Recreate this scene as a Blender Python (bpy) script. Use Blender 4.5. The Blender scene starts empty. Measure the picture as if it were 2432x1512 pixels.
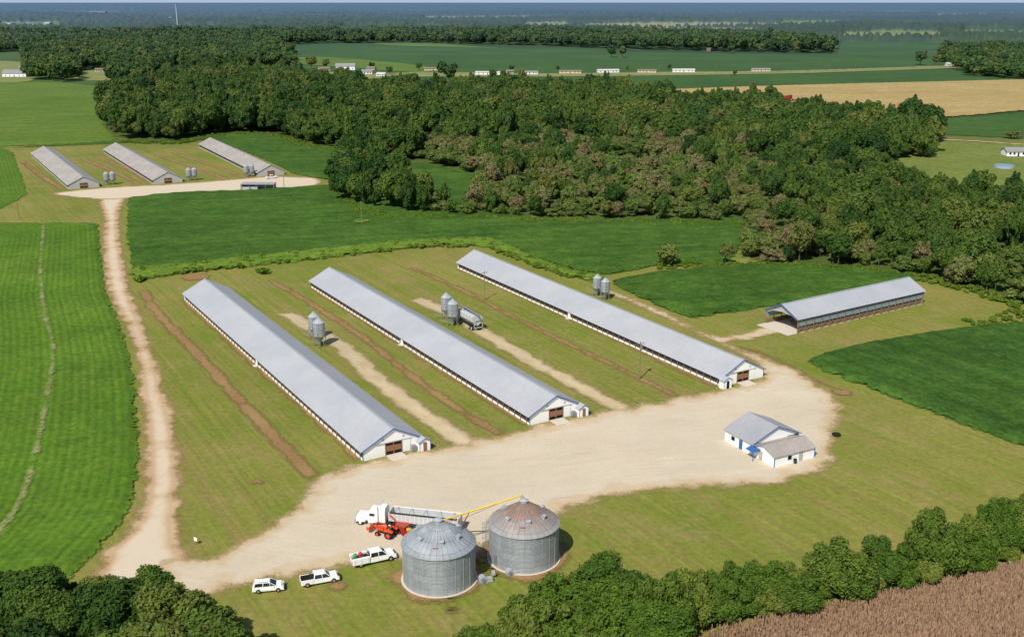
import bpy, math, random
import numpy as np
from mathutils import Vector
random.seed(3); RNG=np.random.default_rng(5)
sc=bpy.context.scene; COL=sc.collection
# ---------------------------------------------------------------- camera maths (photo grid 2432 x 1512)
F_=2500.0; CX,CY=1216.0,756.0; HZ=3.0; TH=math.atan((CY-HZ)/F_); H=86.0
ct,st=math.cos(TH),math.sin(TH)
def G(px,py,z=0.0):
    u=(px-CX)/F_; v=(py-CY)/F_; h=H-z; den=st+v*ct
    return (h*u/den, h*(ct-v*st)/den)
def P(X,Y,Z=0.0):
    q=H-Z; dep=Y*ct+q*st
    return CX+F_*X/dep, CY+F_*(q*ct-Y*st)/dep
cam=bpy.data.cameras.new('camera'); co=bpy.data.objects.new('camera',cam); COL.objects.link(co)
co.location=(0,0,H); co.rotation_euler=(math.pi/2-TH,0,0); cam.sensor_width=36; cam.lens=36*F_/2432.0
cam.clip_end=90000; cam.clip_start=1; sc.camera=co
# ---------------------------------------------------------------- light
EL=math.radians(47); sh=Vector((-0.42,-0.907,0)).normalized()
S=Vector((sh.x*math.cos(EL),sh.y*math.cos(EL),math.sin(EL)))
l=bpy.data.lights.new('sun','SUN'); l.energy=4.9; l.angle=math.radians(.5); l.color=(1,.935,.80)
lo=bpy.data.objects.new('sun',l); COL.objects.link(lo); lo.rotation_euler=S.to_track_quat('Z','Y').to_euler()
w=bpy.data.worlds.new('World'); sc.world=w; w.use_nodes=True; nt=w.node_tree
sky=nt.nodes.new('ShaderNodeTexSky'); sky.sky_type='NISHITA'; sky.sun_disc=False; sky.sun_elevation=EL
sky.sun_rotation=math.atan2(S.x,S.y); sky.dust_density=.6; sky.air_density=1.1; sky.ozone_density=1.2
tc=nt.nodes.new('ShaderNodeTexCoord'); sx=nt.nodes.new('ShaderNodeSeparateXYZ'); nt.links.new(tc.outputs['Generated'],sx.inputs[0])
mr=nt.nodes.new('ShaderNodeMapRange'); nt.links.new(sx.outputs[2],mr.inputs[0]); mr.inputs[1].default_value=0; mr.inputs[2].default_value=.12; mr.inputs[3].default_value=.85; mr.inputs[4].default_value=0
mx=nt.nodes.new('ShaderNodeMix'); mx.data_type='RGBA'; nt.links.new(mr.outputs[0],mx.inputs[0]); nt.links.new(sky.outputs[0],mx.inputs[6]); mx.inputs[7].default_value=(4.6,6.2,8.4,1)
nt.links.new(mx.outputs[2],nt.nodes['Background'].inputs[0]); nt.nodes['Background'].inputs[1].default_value=.09
sc.view_settings.view_transform='Standard'; sc.view_settings.look='None'; sc.view_settings.exposure=0
# ---------------------------------------------------------------- shader builder
def c4(c): return (c[0],c[1],c[2],1.0)
class NB:
    def __init__(s,name):
        s.m=bpy.data.materials.new(name); s.m.use_nodes=True; s.t=s.m.node_tree; s.t.nodes.clear(); s._pos=None
    def n(s,t,**k):
        n=s.t.nodes.new(t)
        for a,b in k.items(): setattr(n,a,b)
        return n
    def set(s,i,v):
        if v is None: return
        if isinstance(v,bpy.types.NodeSocket): s.t.links.new(v,i)
        else:
            if isinstance(v,(tuple,list)) and len(v)==3 and i.type=='RGBA': v=c4(v)
            i.default_value=v
    def math(s,op,a,b=None,clamp=False):
        n=s.n('ShaderNodeMath',operation=op,use_clamp=clamp); s.set(n.inputs[0],a); s.set(n.inputs[1],b); return n.outputs[0]
    def vm(s,op,a,b=None):
        n=s.n('ShaderNodeVectorMath',operation=op); s.set(n.inputs[0],a); s.set(n.inputs[1],b)
        return n.outputs['Value'] if op in('DOT_PRODUCT','LENGTH') else n.outputs[0]
    def pos(s):
        if s._pos is None: s._pos=s.n('ShaderNodeNewGeometry').outputs['Position']
        return s._pos
    def obj(s): return s.n('ShaderNodeTexCoord').outputs['Object']
    def noise(s,scale,vec=None,detail=3,rough=.55):
        n=s.n('ShaderNodeTexNoise'); s.set(n.inputs['Vector'],vec if vec is not None else s.pos())
        n.inputs['Scale'].default_value=scale; n.inputs['Detail'].default_value=detail; n.inputs['Roughness'].default_value=rough
        return n.outputs[0]
    def rng(s,v,a,b,c=0,d=1):
        n=s.n('ShaderNodeMapRange'); s.set(n.inputs[0],v)
        for i,x in zip((1,2,3,4),(a,b,c,d)): s.set(n.inputs[i],x)
        return n.outputs[0]
    def mix(s,f,a,b,blend='MIX'):
        n=s.n('ShaderNodeMix',data_type='RGBA',blend_type=blend); s.set(n.inputs[0],f); s.set(n.inputs[6],a); s.set(n.inputs[7],b); return n.outputs[2]
    def mul(s,c,k): return s.mix(1.0,c,s.comb(k,k,k),'MULTIPLY')
    def attr(s,name): return s.n('ShaderNodeAttribute',attribute_name=name).outputs['Fac']
    def comb(s,x,y,z=0.0):
        n=s.n('ShaderNodeCombineXYZ'); s.set(n.inputs[0],x); s.set(n.inputs[1],y); s.set(n.inputs[2],z); return n.outputs[0]
    def haze(s,col,L=5600.0,p=1.65):  # distance haze painted into the base colour, growing from the world origin
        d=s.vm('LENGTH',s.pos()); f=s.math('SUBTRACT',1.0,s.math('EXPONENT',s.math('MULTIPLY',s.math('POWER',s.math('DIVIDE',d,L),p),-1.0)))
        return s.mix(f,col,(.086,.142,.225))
    def bump(s,h,strength=.5,dist=.1):
        n=s.n('ShaderNodeBump'); s.set(n.inputs['Height'],h); n.inputs['Strength'].default_value=strength; n.inputs['Distance'].default_value=dist; return n.outputs[0]
    def fin(s,col,rough=.9,spec=.15,metal=0,bump=None,alpha=None,transl=0):
        p=s.n('ShaderNodeBsdfPrincipled'); s.set(p.inputs['Base Color'],col); s.set(p.inputs['Roughness'],rough)
        s.set(p.inputs['Specular IOR Level'],spec); s.set(p.inputs['Metallic'],metal)
        if bump is not None: s.set(p.inputs['Normal'],bump)
        o=p.outputs[0]
        if transl:
            tr=s.n('ShaderNodeBsdfTranslucent'); s.set(tr.inputs[0],col); mx=s.n('ShaderNodeMixShader'); mx.inputs[0].default_value=transl
            s.t.links.new(o,mx.inputs[1]); s.t.links.new(tr.outputs[0],mx.inputs[2]); o=mx.outputs[0]
        if alpha is not None:
            tr=s.n('ShaderNodeBsdfTransparent'); mx=s.n('ShaderNodeMixShader'); s.set(mx.inputs[0],alpha)
            s.t.links.new(tr.outputs[0],mx.inputs[1]); s.t.links.new(o,mx.inputs[2]); o=mx.outputs[0]
        out=s.n('ShaderNodeOutputMaterial'); s.t.links.new(o,out.inputs[0]); return s.m
def plain(name,col,rough=.6,spec=.3,metal=0,var=.18,scale=1.5):
    b=NB(name); n=b.noise(scale,b.obj(),4,.65)
    c=b.mix(n,tuple(x*(1-var) for x in col),tuple(min(1,x*(1+var)) for x in col))
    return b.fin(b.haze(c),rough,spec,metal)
def sheet_mat(name,ca,cb,cc=None,edge=None,ew=2.0,soft=.5,amp=.7,dirv=None,rowk=1.2,rows=.0,big=25.0,fine=1.2,bumpd=.15,con=.25,c3=1.0,arcs=None,stre=.03,core=None,sdrow=0,sdsin=.6,sdf_=2.6,blot=0):
    b=NB(name); p=b.pos(); sd=b.attr('sd')
    n1=b.noise(1/big,None,4,.6); n2=b.noise(1/fine,None,5,.7); n3=b.noise(.18,None,4,.6)
    c=b.mix(b.rng(n1,.35,.65),ca,cb)
    if cc: c=b.mix(b.rng(n3,.45,.78,0,c3),c,cc)
    if dirv:
        dx,dy=dirv; a=b.vm('DOT_PRODUCT',p,(dy,-dx,0)); e=b.vm('DOT_PRODUCT',p,(dx,dy,0))
        an=b.noise(1.0,b.comb(b.math('MULTIPLY',a,rowk),b.math('MULTIPLY',e,stre)),3,.7)
        an2=b.noise(1.0,b.comb(b.math('MULTIPLY',a,.22),b.math('MULTIPLY',e,.006)),2,.6)
        c=b.mul(c,b.math('ADD',1.0,b.math('ADD',b.rng(an,.3,.7,-rows,rows),b.rng(an2,.3,.7,-rows,rows))))
    if sdrow:
        an=b.noise(1.0,b.comb(b.math('MULTIPLY',sd,1.6),b.math('MULTIPLY',n1,2.0)),3,.8); an2=b.noise(1.0,b.comb(b.math('MULTIPLY',sd,.3),7.0),2,.6)
        w_=b.math('SINE',b.math('MULTIPLY',sd,sdf_)); c=b.mul(c,b.math('ADD',b.math('ADD',1.0,b.math('MULTIPLY',w_,sdrow*sdsin)),b.math('ADD',b.rng(an,.3,.7,-sdrow,sdrow),b.rng(an2,.3,.7,-sdrow*.6,sdrow*.6))))
    if blot: c=b.mul(c,b.rng(b.noise(.045,None,5,.7),.35,.65,1-blot,1+blot*.6))
    if arcs:
        wp=b.noise(.015,None,2,.5)
        q=b.vm('SUBTRACT',p,(arcs[0],arcs[1],0)); r=b.math('ADD',b.vm('LENGTH',q),b.math('MULTIPLY',wp,14.0)); s_=b.n('ShaderNodeSeparateXYZ'); b.set(s_.inputs[0],q)
        at=b.math('ARCTAN2',s_.outputs[1],s_.outputs[0]); an=b.noise(1.0,b.comb(b.math('MULTIPLY',r,.8),b.math('MULTIPLY',at,3.5)),5,.8)
        c=b.mul(c,b.rng(an,.35,.65,.955,1.03))
        an=b.noise(1.0,b.comb(b.math('MULTIPLY',b.vm('DOT_PRODUCT',p,(-.35,.94,0)),.8),b.math('MULTIPLY',b.vm('DOT_PRODUCT',p,(.94,.35,0)),.04)),5,.8)
        c=b.mul(c,b.rng(an,.35,.65,.965,1.02))
        c=b.mix(b.rng(b.noise(.022,None,5,.65),.45,.68,0,.45),c,(.47,.42,.345))
    c=b.mul(c,b.rng(n2,.3,.7,1-con,1+con))
    if edge:
        en=b.math('ADD',sd,b.rng(n3,.3,.7,-ew*.8,ew*.8)); c=b.mix(b.rng(en,0.2,ew*1.7,1,0),c,edge)
    if core: c=b.mix(b.rng(b.math('ADD',sd,b.rng(n3,.3,.7,-.5,.5)),core[0],core[1],0,.85),c,core[2])
    al=b.rng(b.math('ADD',sd,b.math('ADD',b.rng(n3,.3,.7,-amp,amp),b.rng(n2,.3,.7,-amp*.5,amp*.5))),0.0,soft)
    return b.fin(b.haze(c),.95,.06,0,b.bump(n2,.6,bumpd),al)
# ---------------------------------------------------------------- mesh helpers
class MB:
    def __init__(s): s.v=[]; s.f=[]
    def add(s,vs,fs):
        o=len(s.v); s.v+= [tuple(v) for v in vs]; s.f+=[tuple(i+o for i in f) for f in fs]; return s
    def box(s,x0,x1,y0,y1,z0,z1):
        return s.add([(x0,y0,z0),(x1,y0,z0),(x1,y1,z0),(x0,y1,z0),(x0,y0,z1),(x1,y0,z1),(x1,y1,z1),(x0,y1,z1)],
            [(0,3,2,1),(4,5,6,7),(0,1,5,4),(1,2,6,5),(2,3,7,6),(3,0,4,7)])
    def frus(s,xb0,xb1,xt0,xt1,hb,ht,z0,z1,yc=0):
        return s.add([(xb0,yc-hb,z0),(xb1,yc-hb,z0),(xb1,yc+hb,z0),(xb0,yc+hb,z0),(xt0,yc-ht,z1),(xt1,yc-ht,z1),(xt1,yc+ht,z1),(xt0,yc+ht,z1)],
            [(0,3,2,1),(4,5,6,7),(0,1,5,4),(1,2,6,5),(2,3,7,6),(3,0,4,7)])
    def bar(s,a,b,w,h=None):
        h=h or w; a=Vector(a); b=Vector(b); d=(b-a).normalized(); up=Vector((0,0,1)) if abs(d.z)<.95 else Vector((0,1,0))
        x=d.cross(up).normalized(); y=x.cross(d)
        vs=[]
        for p in (a,b):
            for i,j in((-1,-1),(1,-1),(1,1),(-1,1)): vs.append(p+x*i*w/2+y*j*h/2)
        return s.add(vs,[(3,2,1,0),(4,5,6,7),(0,1,5,4),(1,2,6,5),(2,3,7,6),(3,0,4,7)])
    def cyl(s,a,b,r0,r1=None,n=16,cap=True):
        r1=r0 if r1 is None else r1; a=Vector(a); b=Vector(b); d=(b-a).normalized(); up=Vector((0,0,1)) if abs(d.z)<.95 else Vector((0,1,0))
        x=d.cross(up).normalized(); y=x.cross(d); vs=[];fs=[]
        for p,r in((a,r0),(b,r1)):
            for i in range(n):
                t=2*math.pi*i/n; vs.append(p+(x*math.cos(t)+y*math.sin(t))*r)
        for i in range(n): j=(i+1)%n; fs.append((i,j,n+j,n+i))
        if cap: fs+= [tuple(range(n-1,-1,-1)),tuple(range(n,2*n))]
        return s.add(vs,fs)
    def lathe(s,prof,n=32,c=(0,0,0)):
        vs=[];fs=[]
        for r,z in prof:
            for i in range(n):
                t=2*math.pi*i/n; vs.append((c[0]+r*math.cos(t),c[1]+r*math.sin(t),c[2]+z))
        for k in range(len(prof)-1):
            for i in range(n): j=(i+1)%n; fs.append((k*n+i,k*n+j,(k+1)*n+j,(k+1)*n+i))
        return s.add(vs,fs)
    def prism(s,prof,y0,y1):
        n=len(prof); vs=[(x,y0,z) for x,z in prof]+[(x,y1,z) for x,z in prof]
        fs=[(i,(i+1)%n,n+(i+1)%n,n+i) for i in range(n)]+[tuple(range(n-1,-1,-1)),tuple(range(n,2*n))]
        return s.add(vs,fs)
    def prismx(s,prof,x0,x1):
        n=len(prof); vs=[(x0,y,z) for y,z in prof]+[(x1,y,z) for y,z in prof]
        fs=[(i,(i+1)%n,n+(i+1)%n,n+i) for i in range(n)]+[tuple(range(n-1,-1,-1)),tuple(range(n,2*n))]
        return s.add(vs,fs)
    def build(s,name,mat,parent=None,smooth=False,bevel=0):
        me=bpy.data.meshes.new(name); me.from_pydata(s.v,[],s.f)
        import bmesh
        bm=bmesh.new(); bm.from_mesh(me); bmesh.ops.recalc_face_normals(bm,faces=bm.faces); bm.to_mesh(me); bm.free()
        if mat: me.materials.append(mat)
        o=bpy.data.objects.new(name,me); COL.objects.link(o)
        if parent: o.parent=parent
        if smooth:
            for p in me.polygons: p.use_smooth=True
        if bevel:
            m=o.modifiers.new('bevel','BEVEL'); m.width=bevel; m.segments=2; m.limit_method='ANGLE'
        return o
def tag(o,label=None,cat=None,group=None,kind=None):
    if label: o['label']=label
    if cat: o['category']=cat
    if group: o['group']=group
    if kind: o['kind']=kind
    return o
def empty(name,loc,rz=0,label=None,cat=None,group=None,sc_=1):
    o=bpy.data.objects.new(name,None); COL.objects.link(o); o.location=(loc[0],loc[1],loc[2] if len(loc)>2 else 0); o.rotation_euler=(0,0,rz); o.scale=(sc_,)*3
    return tag(o,label,cat,group)
def npmesh(name,V,Q,mat,attrs=None,smooth=False):
    me=bpy.data.meshes.new(name); nf=len(Q); me.vertices.add(len(V)); me.vertices.foreach_set('co',np.asarray(V,dtype=np.float32).ravel())
    if nf:
        k=Q.shape[1]; me.loops.add(nf*k); me.loops.foreach_set('vertex_index',Q.astype(np.int32).ravel())
        me.polygons.add(nf); me.polygons.foreach_set('loop_start',(np.arange(nf)*k).astype(np.int32)); me.polygons.foreach_set('loop_total',np.full(nf,k,dtype=np.int32))
    for a,(ty,arr) in (attrs or {}).items():
        at=me.attributes.new(a,ty,'POINT'); arr=np.asarray(arr)
        if ty=='FLOAT_VECTOR': at.data.foreach_set('vector',arr.astype(np.float32).ravel())
        else: at.data.foreach_set('value',arr.astype(np.float32 if ty=='FLOAT' else np.int32).ravel())
    me.update(calc_edges=True); me.validate()
    if smooth and nf: me.polygons.foreach_set('use_smooth',np.ones(nf,dtype=bool))
    if mat: me.materials.append(mat)
    return me
def cr(pts,sub=6,closed=True):
    out=[]; n=len(pts); rngi=range(n) if closed else range(n-1)
    for i in rngi:
        if closed: p0,p1,p2,p3=[pts[(i+k)%n] for k in(-1,0,1,2)]
        else: p0=pts[max(i-1,0)];p1=pts[i];p2=pts[i+1];p3=pts[min(i+2,n-1)]
        for k in range(sub):
            t=k/sub; out.append(tuple(.5*((2*p1[a])+(-p0[a]+p2[a])*t+(2*p0[a]-5*p1[a]+4*p2[a]-p3[a])*t*t+(-p0[a]+3*p1[a]-3*p2[a]+p3[a])*t**3) for a in(0,1)))
    if not closed: out.append(pts[-1])
    return out
def sdf(pts,poly):
    P0=np.array(poly); P1=np.roll(P0,-1,axis=0); out=np.empty(len(pts))
    for s in range(0,len(pts),20000):
        q=pts[s:s+20000][:,None,:]; e=(P1-P0)[None]; w_=q-P0[None]
        t=np.clip((w_*e).sum(2)/np.maximum((e*e).sum(2),1e-9),0,1); d=np.sqrt(((w_-e*t[...,None])**2).sum(2)).min(1)
        y=q[...,1]; c=((P0[None,:,1]>y)!=(P1[None,:,1]>y)); xi=P0[None,:,0]+(y-P0[None,:,1])*e[...,0]/np.where(e[...,1]==0,1e-9,e[...,1])
        ins=(c&(q[...,0]<xi)).sum(1)%2; out[s:s+20000]=np.where(ins==1,d,-d)
    return out
def sheet(name,px,mat,z,cell,margin=3.0,height=0,hn=0,smooth=True,kind='structure',label=None,cat=None,ground=False,sub=6):
    poly=px if ground else [G(*p) for p in (cr(px,sub) if smooth else px)]
    a=np.array(poly); x0,y0=a.min(0)-margin; x1,y1=a.max(0)+margin
    nx=int((x1-x0)/cell)+2; ny=int((y1-y0)/cell)+2
    X,Y=np.meshgrid(x0+np.arange(nx)*cell,y0+np.arange(ny)*cell,indexing='ij'); pts=np.stack([X.ravel(),Y.ravel()],1)
    sd=sdf(pts,poly).reshape(nx,ny)
    m=np.maximum(np.maximum(sd[:-1,:-1],sd[1:,:-1]),np.maximum(sd[1:,1:],sd[:-1,1:]))>-margin
    idx=np.arange(nx*ny).reshape(nx,ny)
    Q=np.stack([idx[:-1,:-1][m],idx[1:,:-1][m],idx[1:,1:][m],idx[:-1,1:][m]],1)
    Z=z+height*np.clip(sd/1.5,0,1)+hn*RNG.random((nx,ny))*np.clip(sd/1.5,0,1)
    V=np.stack([X.ravel(),Y.ravel(),Z.ravel()],1); u,inv=np.unique(Q.ravel(),return_inverse=True)
    me=npmesh(name,V[u],inv.reshape(-1,4),mat,{'sd':('FLOAT',sd.ravel()[u])},True)
    o=bpy.data.objects.new(name,me); COL.objects.link(o); tag(o,label,cat,None,kind); return o
def strip(px,wpx):  # centre line in photo grid, ground width in metres -> ground polygon
    c=[G(*p) for p in cr(px,5,False)]; L=[];R=[]
    for i,p in enumerate(c):
        a=c[max(i-1,0)]; b=c[min(i+1,len(c)-1)]; dx,dy=b[0]-a[0],b[1]-a[1]; k=math.hypot(dx,dy); nx,ny=-dy/k,dx/k
        ww=wpx/2; L.append((p[0]+nx*ww,p[1]+ny*ww)); R.append((p[0]-nx*ww,p[1]-ny*ww))
    return L+R[::-1]
def dirp(a,b):
    a=G(*a); b=G(*b); dx,dy=b[0]-a[0],b[1]-a[1]; k=math.hypot(dx,dy); return (dx/k,dy/k)
HD=dirp((862,1095),(438,712))
# ---------------------------------------------------------------- ground
b=NB('mown_grass'); p=b.pos()
a_=b.vm('DOT_PRODUCT',p,(HD[1],-HD[0],0)); e_=b.vm('DOT_PRODUCT',p,(HD[0],HD[1],0))
n1=b.noise(.020,None,5,.6); n2=b.noise(.9,None,6,.75); n3=b.noise(.10,None,6,.7); n4=b.noise(.035,None,6,.75)
c=b.mix(b.rng(n1,.38,.62),(.152,.192,.028),(.220,.218,.050)); c=b.mix(b.rng(n3,.48,.76,0,.8),c,(.28,.225,.085))
c=b.mix(b.rng(n4,.55,.70,0,.7),c,(.30,.235,.105))
bd=b.noise(1,b.comb(b.math('MULTIPLY',a_,.30),b.math('MULTIPLY',e_,.008)),4,.75); c=b.mix(b.rng(bd,.50,.62,0,.5),c,(.255,.185,.075)); c=b.mix(b.rng(bd,.46,.34,0,.45),c,(.125,.175,.024))
an=b.noise(1,b.comb(b.math('MULTIPLY',a_,.9),b.math('MULTIPLY',e_,.015)),4,.75); c=b.mul(c,b.rng(an,.3,.7,.84,1.16))
c=b.mul(c,b.rng(n2,.3,.7,.76,1.24))
xy=b.n('ShaderNodeSeparateXYZ'); b.set(xy.inputs[0],p)
far=b.mix(b.rng(b.noise(.002,None,4,.6),.42,.58),(.035,.07,.018),(.07,.12,.025))
c=b.mix(b.rng(xy.outputs[1],640,760),c,far)
gm=b.fin(b.haze(c),.95,.06,0,b.bump(n2,.5,.1))
g=MB().add([(-40000,-3000,0),(40000,-3000,0),(40000,60000,0),(-40000,60000,0)],[(0,1,2,3)]).build('ground',gm); tag(g,'mown green and straw coloured grass ground of the farm','ground',None,'structure')
RD=dirp((330,1180),(320,850))
soyA=sheet_mat('soy_bright',(.080,.165,.015),(.112,.195,.022),(.058,.135,.015),sdrow=.10,sdsin=.9,sdf_=3.6,big=40,amp=1.0,con=.32,blot=.12)
soyC=sheet_mat('soy_dark',(.042,.102,.014),(.060,.126,.018),(.075,.140,.020),dirv=dirp((600,600),(1160,572)),rowk=1.2,rows=.17,big=40,con=.38,amp=1.0,blot=.2)
soyE=sheet_mat('soy_deep',(.036,.090,.014),(.050,.112,.018),(.062,.125,.020),dirv=dirp((2432,1062),(1910,855)),rowk=1.4,rows=.22,big=30,con=.4,amp=1.0,blot=.2)
soyF=sheet_mat('far_soy',(.038,.092,.016),(.060,.120,.022),dirv=(1,.12),rowk=.25,rows=.15,big=150,fine=6,amp=4,soft=3)
meadow=sheet_mat('bright_meadow',(.098,.165,.020),(.135,.20,.030),(.070,.138,.018),dirv=(.9,.4),rowk=.3,rows=.16,big=90,fine=3,amp=4,soft=3)
lawnm=sheet_mat('house_lawn',(.15,.19,.04),(.19,.22,.055),(.11,.16,.03),big=30,fine=2,amp=3,soft=3)
tan=sheet_mat('harvested_field',(.38,.27,.11),(.45,.33,.14),(.34,.29,.10),dirv=(1,.2),rowk=.2,rows=.14,big=90,fine=4,amp=3,soft=2)
palegr=sheet_mat('pale_verge',(.20,.24,.07),(.27,.27,.10),(.15,.19,.05),big=60,fine=3,amp=4,soft=3)
gravel=sheet_mat('gravel',(.570,.490,.375),(.620,.540,.425),(.60,.50,.365),edge=(.50,.35,.18),ew=3.0,soft=2.2,amp=1.4,big=18,fine=.5,bumpd=.02,con=.07,c3=.6,arcs=(0,330),blot=.04)
dirt=sheet_mat('dirt_road_surface',(.56,.44,.30),(.61,.49,.35),(.49,.35,.21),edge=(.42,.27,.14),ew=2.2,soft=1.6,amp=1.1,big=14,fine=.6,bumpd=.02,con=.08,c3=.8,sdrow=.06,sdsin=1.1,core=(2.3,3.8,(.62,.535,.42)),blot=.06)
track=sheet_mat('track_surface',(.50,.40,.25),(.56,.46,.31),(.42,.33,.19),edge=(.34,.27,.12),ew=1.4,soft=1.6,amp=.9,big=15,fine=.6,bumpd=.03,con=.12,dirv=HD,rowk=1,rows=.09)
soil=sheet_mat('bare_soil',(.27,.155,.072),(.33,.205,.10),(.22,.18,.06),edge=(.24,.18,.068),ew=.7,soft=1.2,amp=.7,big=12,fine=.8,con=.18,c3=.5)
pale=sheet_mat('bare_strip',(.42,.38,.21),(.34,.33,.15),(.20,.26,.06),soft=1.0,amp=.7,big=12,fine=1)
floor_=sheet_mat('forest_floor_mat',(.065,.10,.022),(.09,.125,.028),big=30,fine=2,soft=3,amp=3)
weedm=sheet_mat('weedy_edge_mat',(.11,.19,.020),(.15,.23,.030),(.08,.15,.02),big=15,fine=1.5,soft=2,amp=2,con=.35)
sheet('soybean_field',[(-400,528),(100,531),(232,532),(240,600),(250,690),(285,770),(310,850),(322,930),(330,1030),(328,1120),(318,1190),(290,1240),(240,1300),(200,1340),(100,1460),(-100,1700),(-500,2000),(-900,1200)],soyA,.05,1.4,height=.6,hn=.3,smooth=False,kind='stuff',label='bright green row crop field left of the curving dirt road',cat='crop')
sheet('soybean_field',[(305,470),(420,458),(600,452),(790,440),(860,395),(1010,388),(1140,420),(1150,505),(1300,520),(1500,523),(1765,518),(1770,560),(1750,605),(1720,628),(1560,632),(1440,655),(1350,640),(1250,605),(1165,572),(1000,574),(850,585),(600,612),(450,628),(312,642),(300,560)],soyC,.05,2.6,height=.6,hn=.4,smooth=False,kind='stuff',label='dark green crop field between the near farm and the forest',cat='crop')
sheet('soybean_field',[(1445,668),(1560,645),(1720,632),(1900,629),(2100,642),(2200,662),(2130,678),(1990,700),(1830,728),(1720,745),(1640,757),(1560,728),(1490,695)],soyC,.05,2,height=.6,hn=.4,smooth=False,kind='stuff',label='dark green crop field behind the open litter shed',cat='crop')
sheet('soybean_field',[(2900,740),(2432,764),(2300,776),(2200,790),(2050,815),(1960,838),(1912,856),(1960,882),(2100,938),(2250,996),(2432,1062),(2900,1230)],soyE,.05,1.6,height=.6,hn=.4,smooth=False,kind='stuff',label='deep green crop field at the right of the gravel yard',cat='crop')
sheet('soybean_field',[(480,330),(560,318),(650,318),(740,346),(850,352),(815,400),(790,430),(700,415),(640,385),(560,352)],soyC,.05,4,height=.5,hn=.3,smooth=False,kind='stuff',label='dark green crop field behind the farthest poultry house',cat='crop')
sheet('soybean_field',[(-500,195),(0,195),(140,196),(280,208),(262,240),(255,300),(290,335),(140,345),(0,349),(-500,370)],meadow,.05,9,margin=9,height=.3,smooth=False,kind='stuff',label='light green field in the upper left beyond the far farm',cat='crop')
sheet('soybean_field',[(-500,372),(0,350),(30,362),(48,410),(66,462),(0,498),(-500,560)],soyA,.06,3,margin=5,height=.4,smooth=False,kind='stuff',label='bright green field left of the distant poultry houses',cat='crop')
sheet('soybean_field',[(25,352),(240,343),(500,330),(560,318),(300,335),(100,345)],soyC,.07,4,height=.3,smooth=False,kind='stuff',label='thin dark green crop strip behind the distant poultry houses',cat='crop')
sheet('far_field',[(660,98),(1000,106),(1420,122),(1980,132),(2000,92),(2250,92),(2800,110),(2800,200),(2432,190),(2000,204),(1580,212),(1200,212),(900,205),(700,190),(690,150)],soyF,.05,45,margin=45,height=.2,smooth=False,label='distant dark green crop field',cat='field')
sheet('far_meadow',[(690,140),(760,136),(900,146),(1020,160),(1010,175),(930,170),(800,160),(700,152)],meadow,.6,25,margin=20,label='distant light green meadow',cat='field')
sheet('far_meadow',[(880,104),(1000,103),(1150,112),(1300,118),(1100,114),(950,110)],meadow,.6,35,margin=30,label='thin pale green meadow strip in the distance',cat='field')
sheet('roadside_verge',[(700,164),(850,178),(1000,172),(1300,176),(1600,172),(1900,170),(2432,152),(2432,158),(1900,176),(1600,181),(1300,184),(1000,184),(850,190),(700,178)],palegr,.7,20,margin=15,smooth=False,label='pale roadside grass in front of the row of distant houses',cat='verge')
sheet('harvested_field',[(1575,214),(1800,206),(2100,198),(2432,190),(2900,180),(2900,250),(2432,264),(2350,272),(2240,281),(2060,272),(1900,250),(1700,240),(1590,232)],tan,.8,16,margin=10,smooth=False,label='tan harvested field at the upper right',cat='field')
sheet('far_field',[(2200,285),(2440,266),(2800,250),(2800,330),(2440,330),(2330,325),(2200,320)],soyF,.3,9,margin=9,smooth=False,label='green field below the tan harvested field',cat='field')
sheet('lawn',[(2060,400),(2150,350),(2230,334),(2440,346),(2800,360),(2800,470),(2440,455),(2200,450)],lawnm,.35,9,margin=9,smooth=False,label='light green lawn beside the house at the right edge',cat='lawn')
sheet('clearing',[(170,170),(330,168),(350,185),(255,192),(185,190)],palegr,.3,15,margin=12,label='pale clearing beside the upper left wood',cat='clearing')
sheet('clearing',[(-100,150),(60,150),(80,192),(-100,195)],palegr,.3,15,margin=12,label='pale lawn around the white house at the left edge',cat='clearing')
sheet('far_road',strip([(2180,332),(2300,336),(2432,345),(2600,352)],6),gravel,.5,3,margin=2,ground=True,label='pale rural road at the right edge',cat='road')
sheet('far_road',strip([(2432,151),(2200,160),(1900,170),(1500,178),(1100,181),(850,184)],9),gravel,1.0,8,margin=6,ground=True,label='distant rural road in front of the row of houses',cat='road')
# road and yard
sheet('dirt_road',[(232,470),(243,520),(240,580),(246,660),(262,720),(300,790),(318,860),(328,940),(336,1040),(336,1110),(330,1190),(300,1250),(230,1330),(235,1400),(520,1390),(480,1330),(435,1290),(428,1220),(438,1130),(425,1020),(400,930),(375,850),(345,770),(318,700),(303,640),(290,570),(288,500),(305,468),(270,462)],dirt,.09,1.1,label='pale curving dirt road leading to the distant poultry houses',cat='road')
sheet('gravel_yard',[(380,1330),(440,1318),(500,1315),(600,1262),(690,1205),(740,1140),(800,1115),(862,1096),(1000,1070),(1080,1055),(1130,1040),(1200,1028),(1262,1010),(1380,988),(1440,972),(1500,965),(1600,942),(1715,922),(1800,895),(1770,850),(1700,815),(1600,768),(1500,722),(1400,680),(1412,676),(1500,706),(1600,748),(1680,790),(1720,796),(1790,780),(1815,768),(1890,792),(1840,795),(1780,808),(1748,815),(1770,832),(1860,862),(1950,912),(1998,955),(2008,985),(1985,1030),(1990,1080),(1955,1120),(1860,1150),(1700,1160),(1520,1172),(1400,1195),(1340,1225),(1250,1290),(1120,1330),(960,1330),(840,1345),(700,1372),(545,1402),(420,1440),(330,1400)],gravel,.12,1.2,label='pale gravel farm yard in front of the poultry houses',cat='yard',sub=4)
sheet('gravel_yard',[(120,461),(250,446),(400,438),(560,426),(640,420),(740,422),(765,430),(740,443),(600,452),(420,460),(300,472),(230,474)],dirt,.13,2,label='distant gravel yard in front of the far poultry houses',cat='yard')
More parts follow.
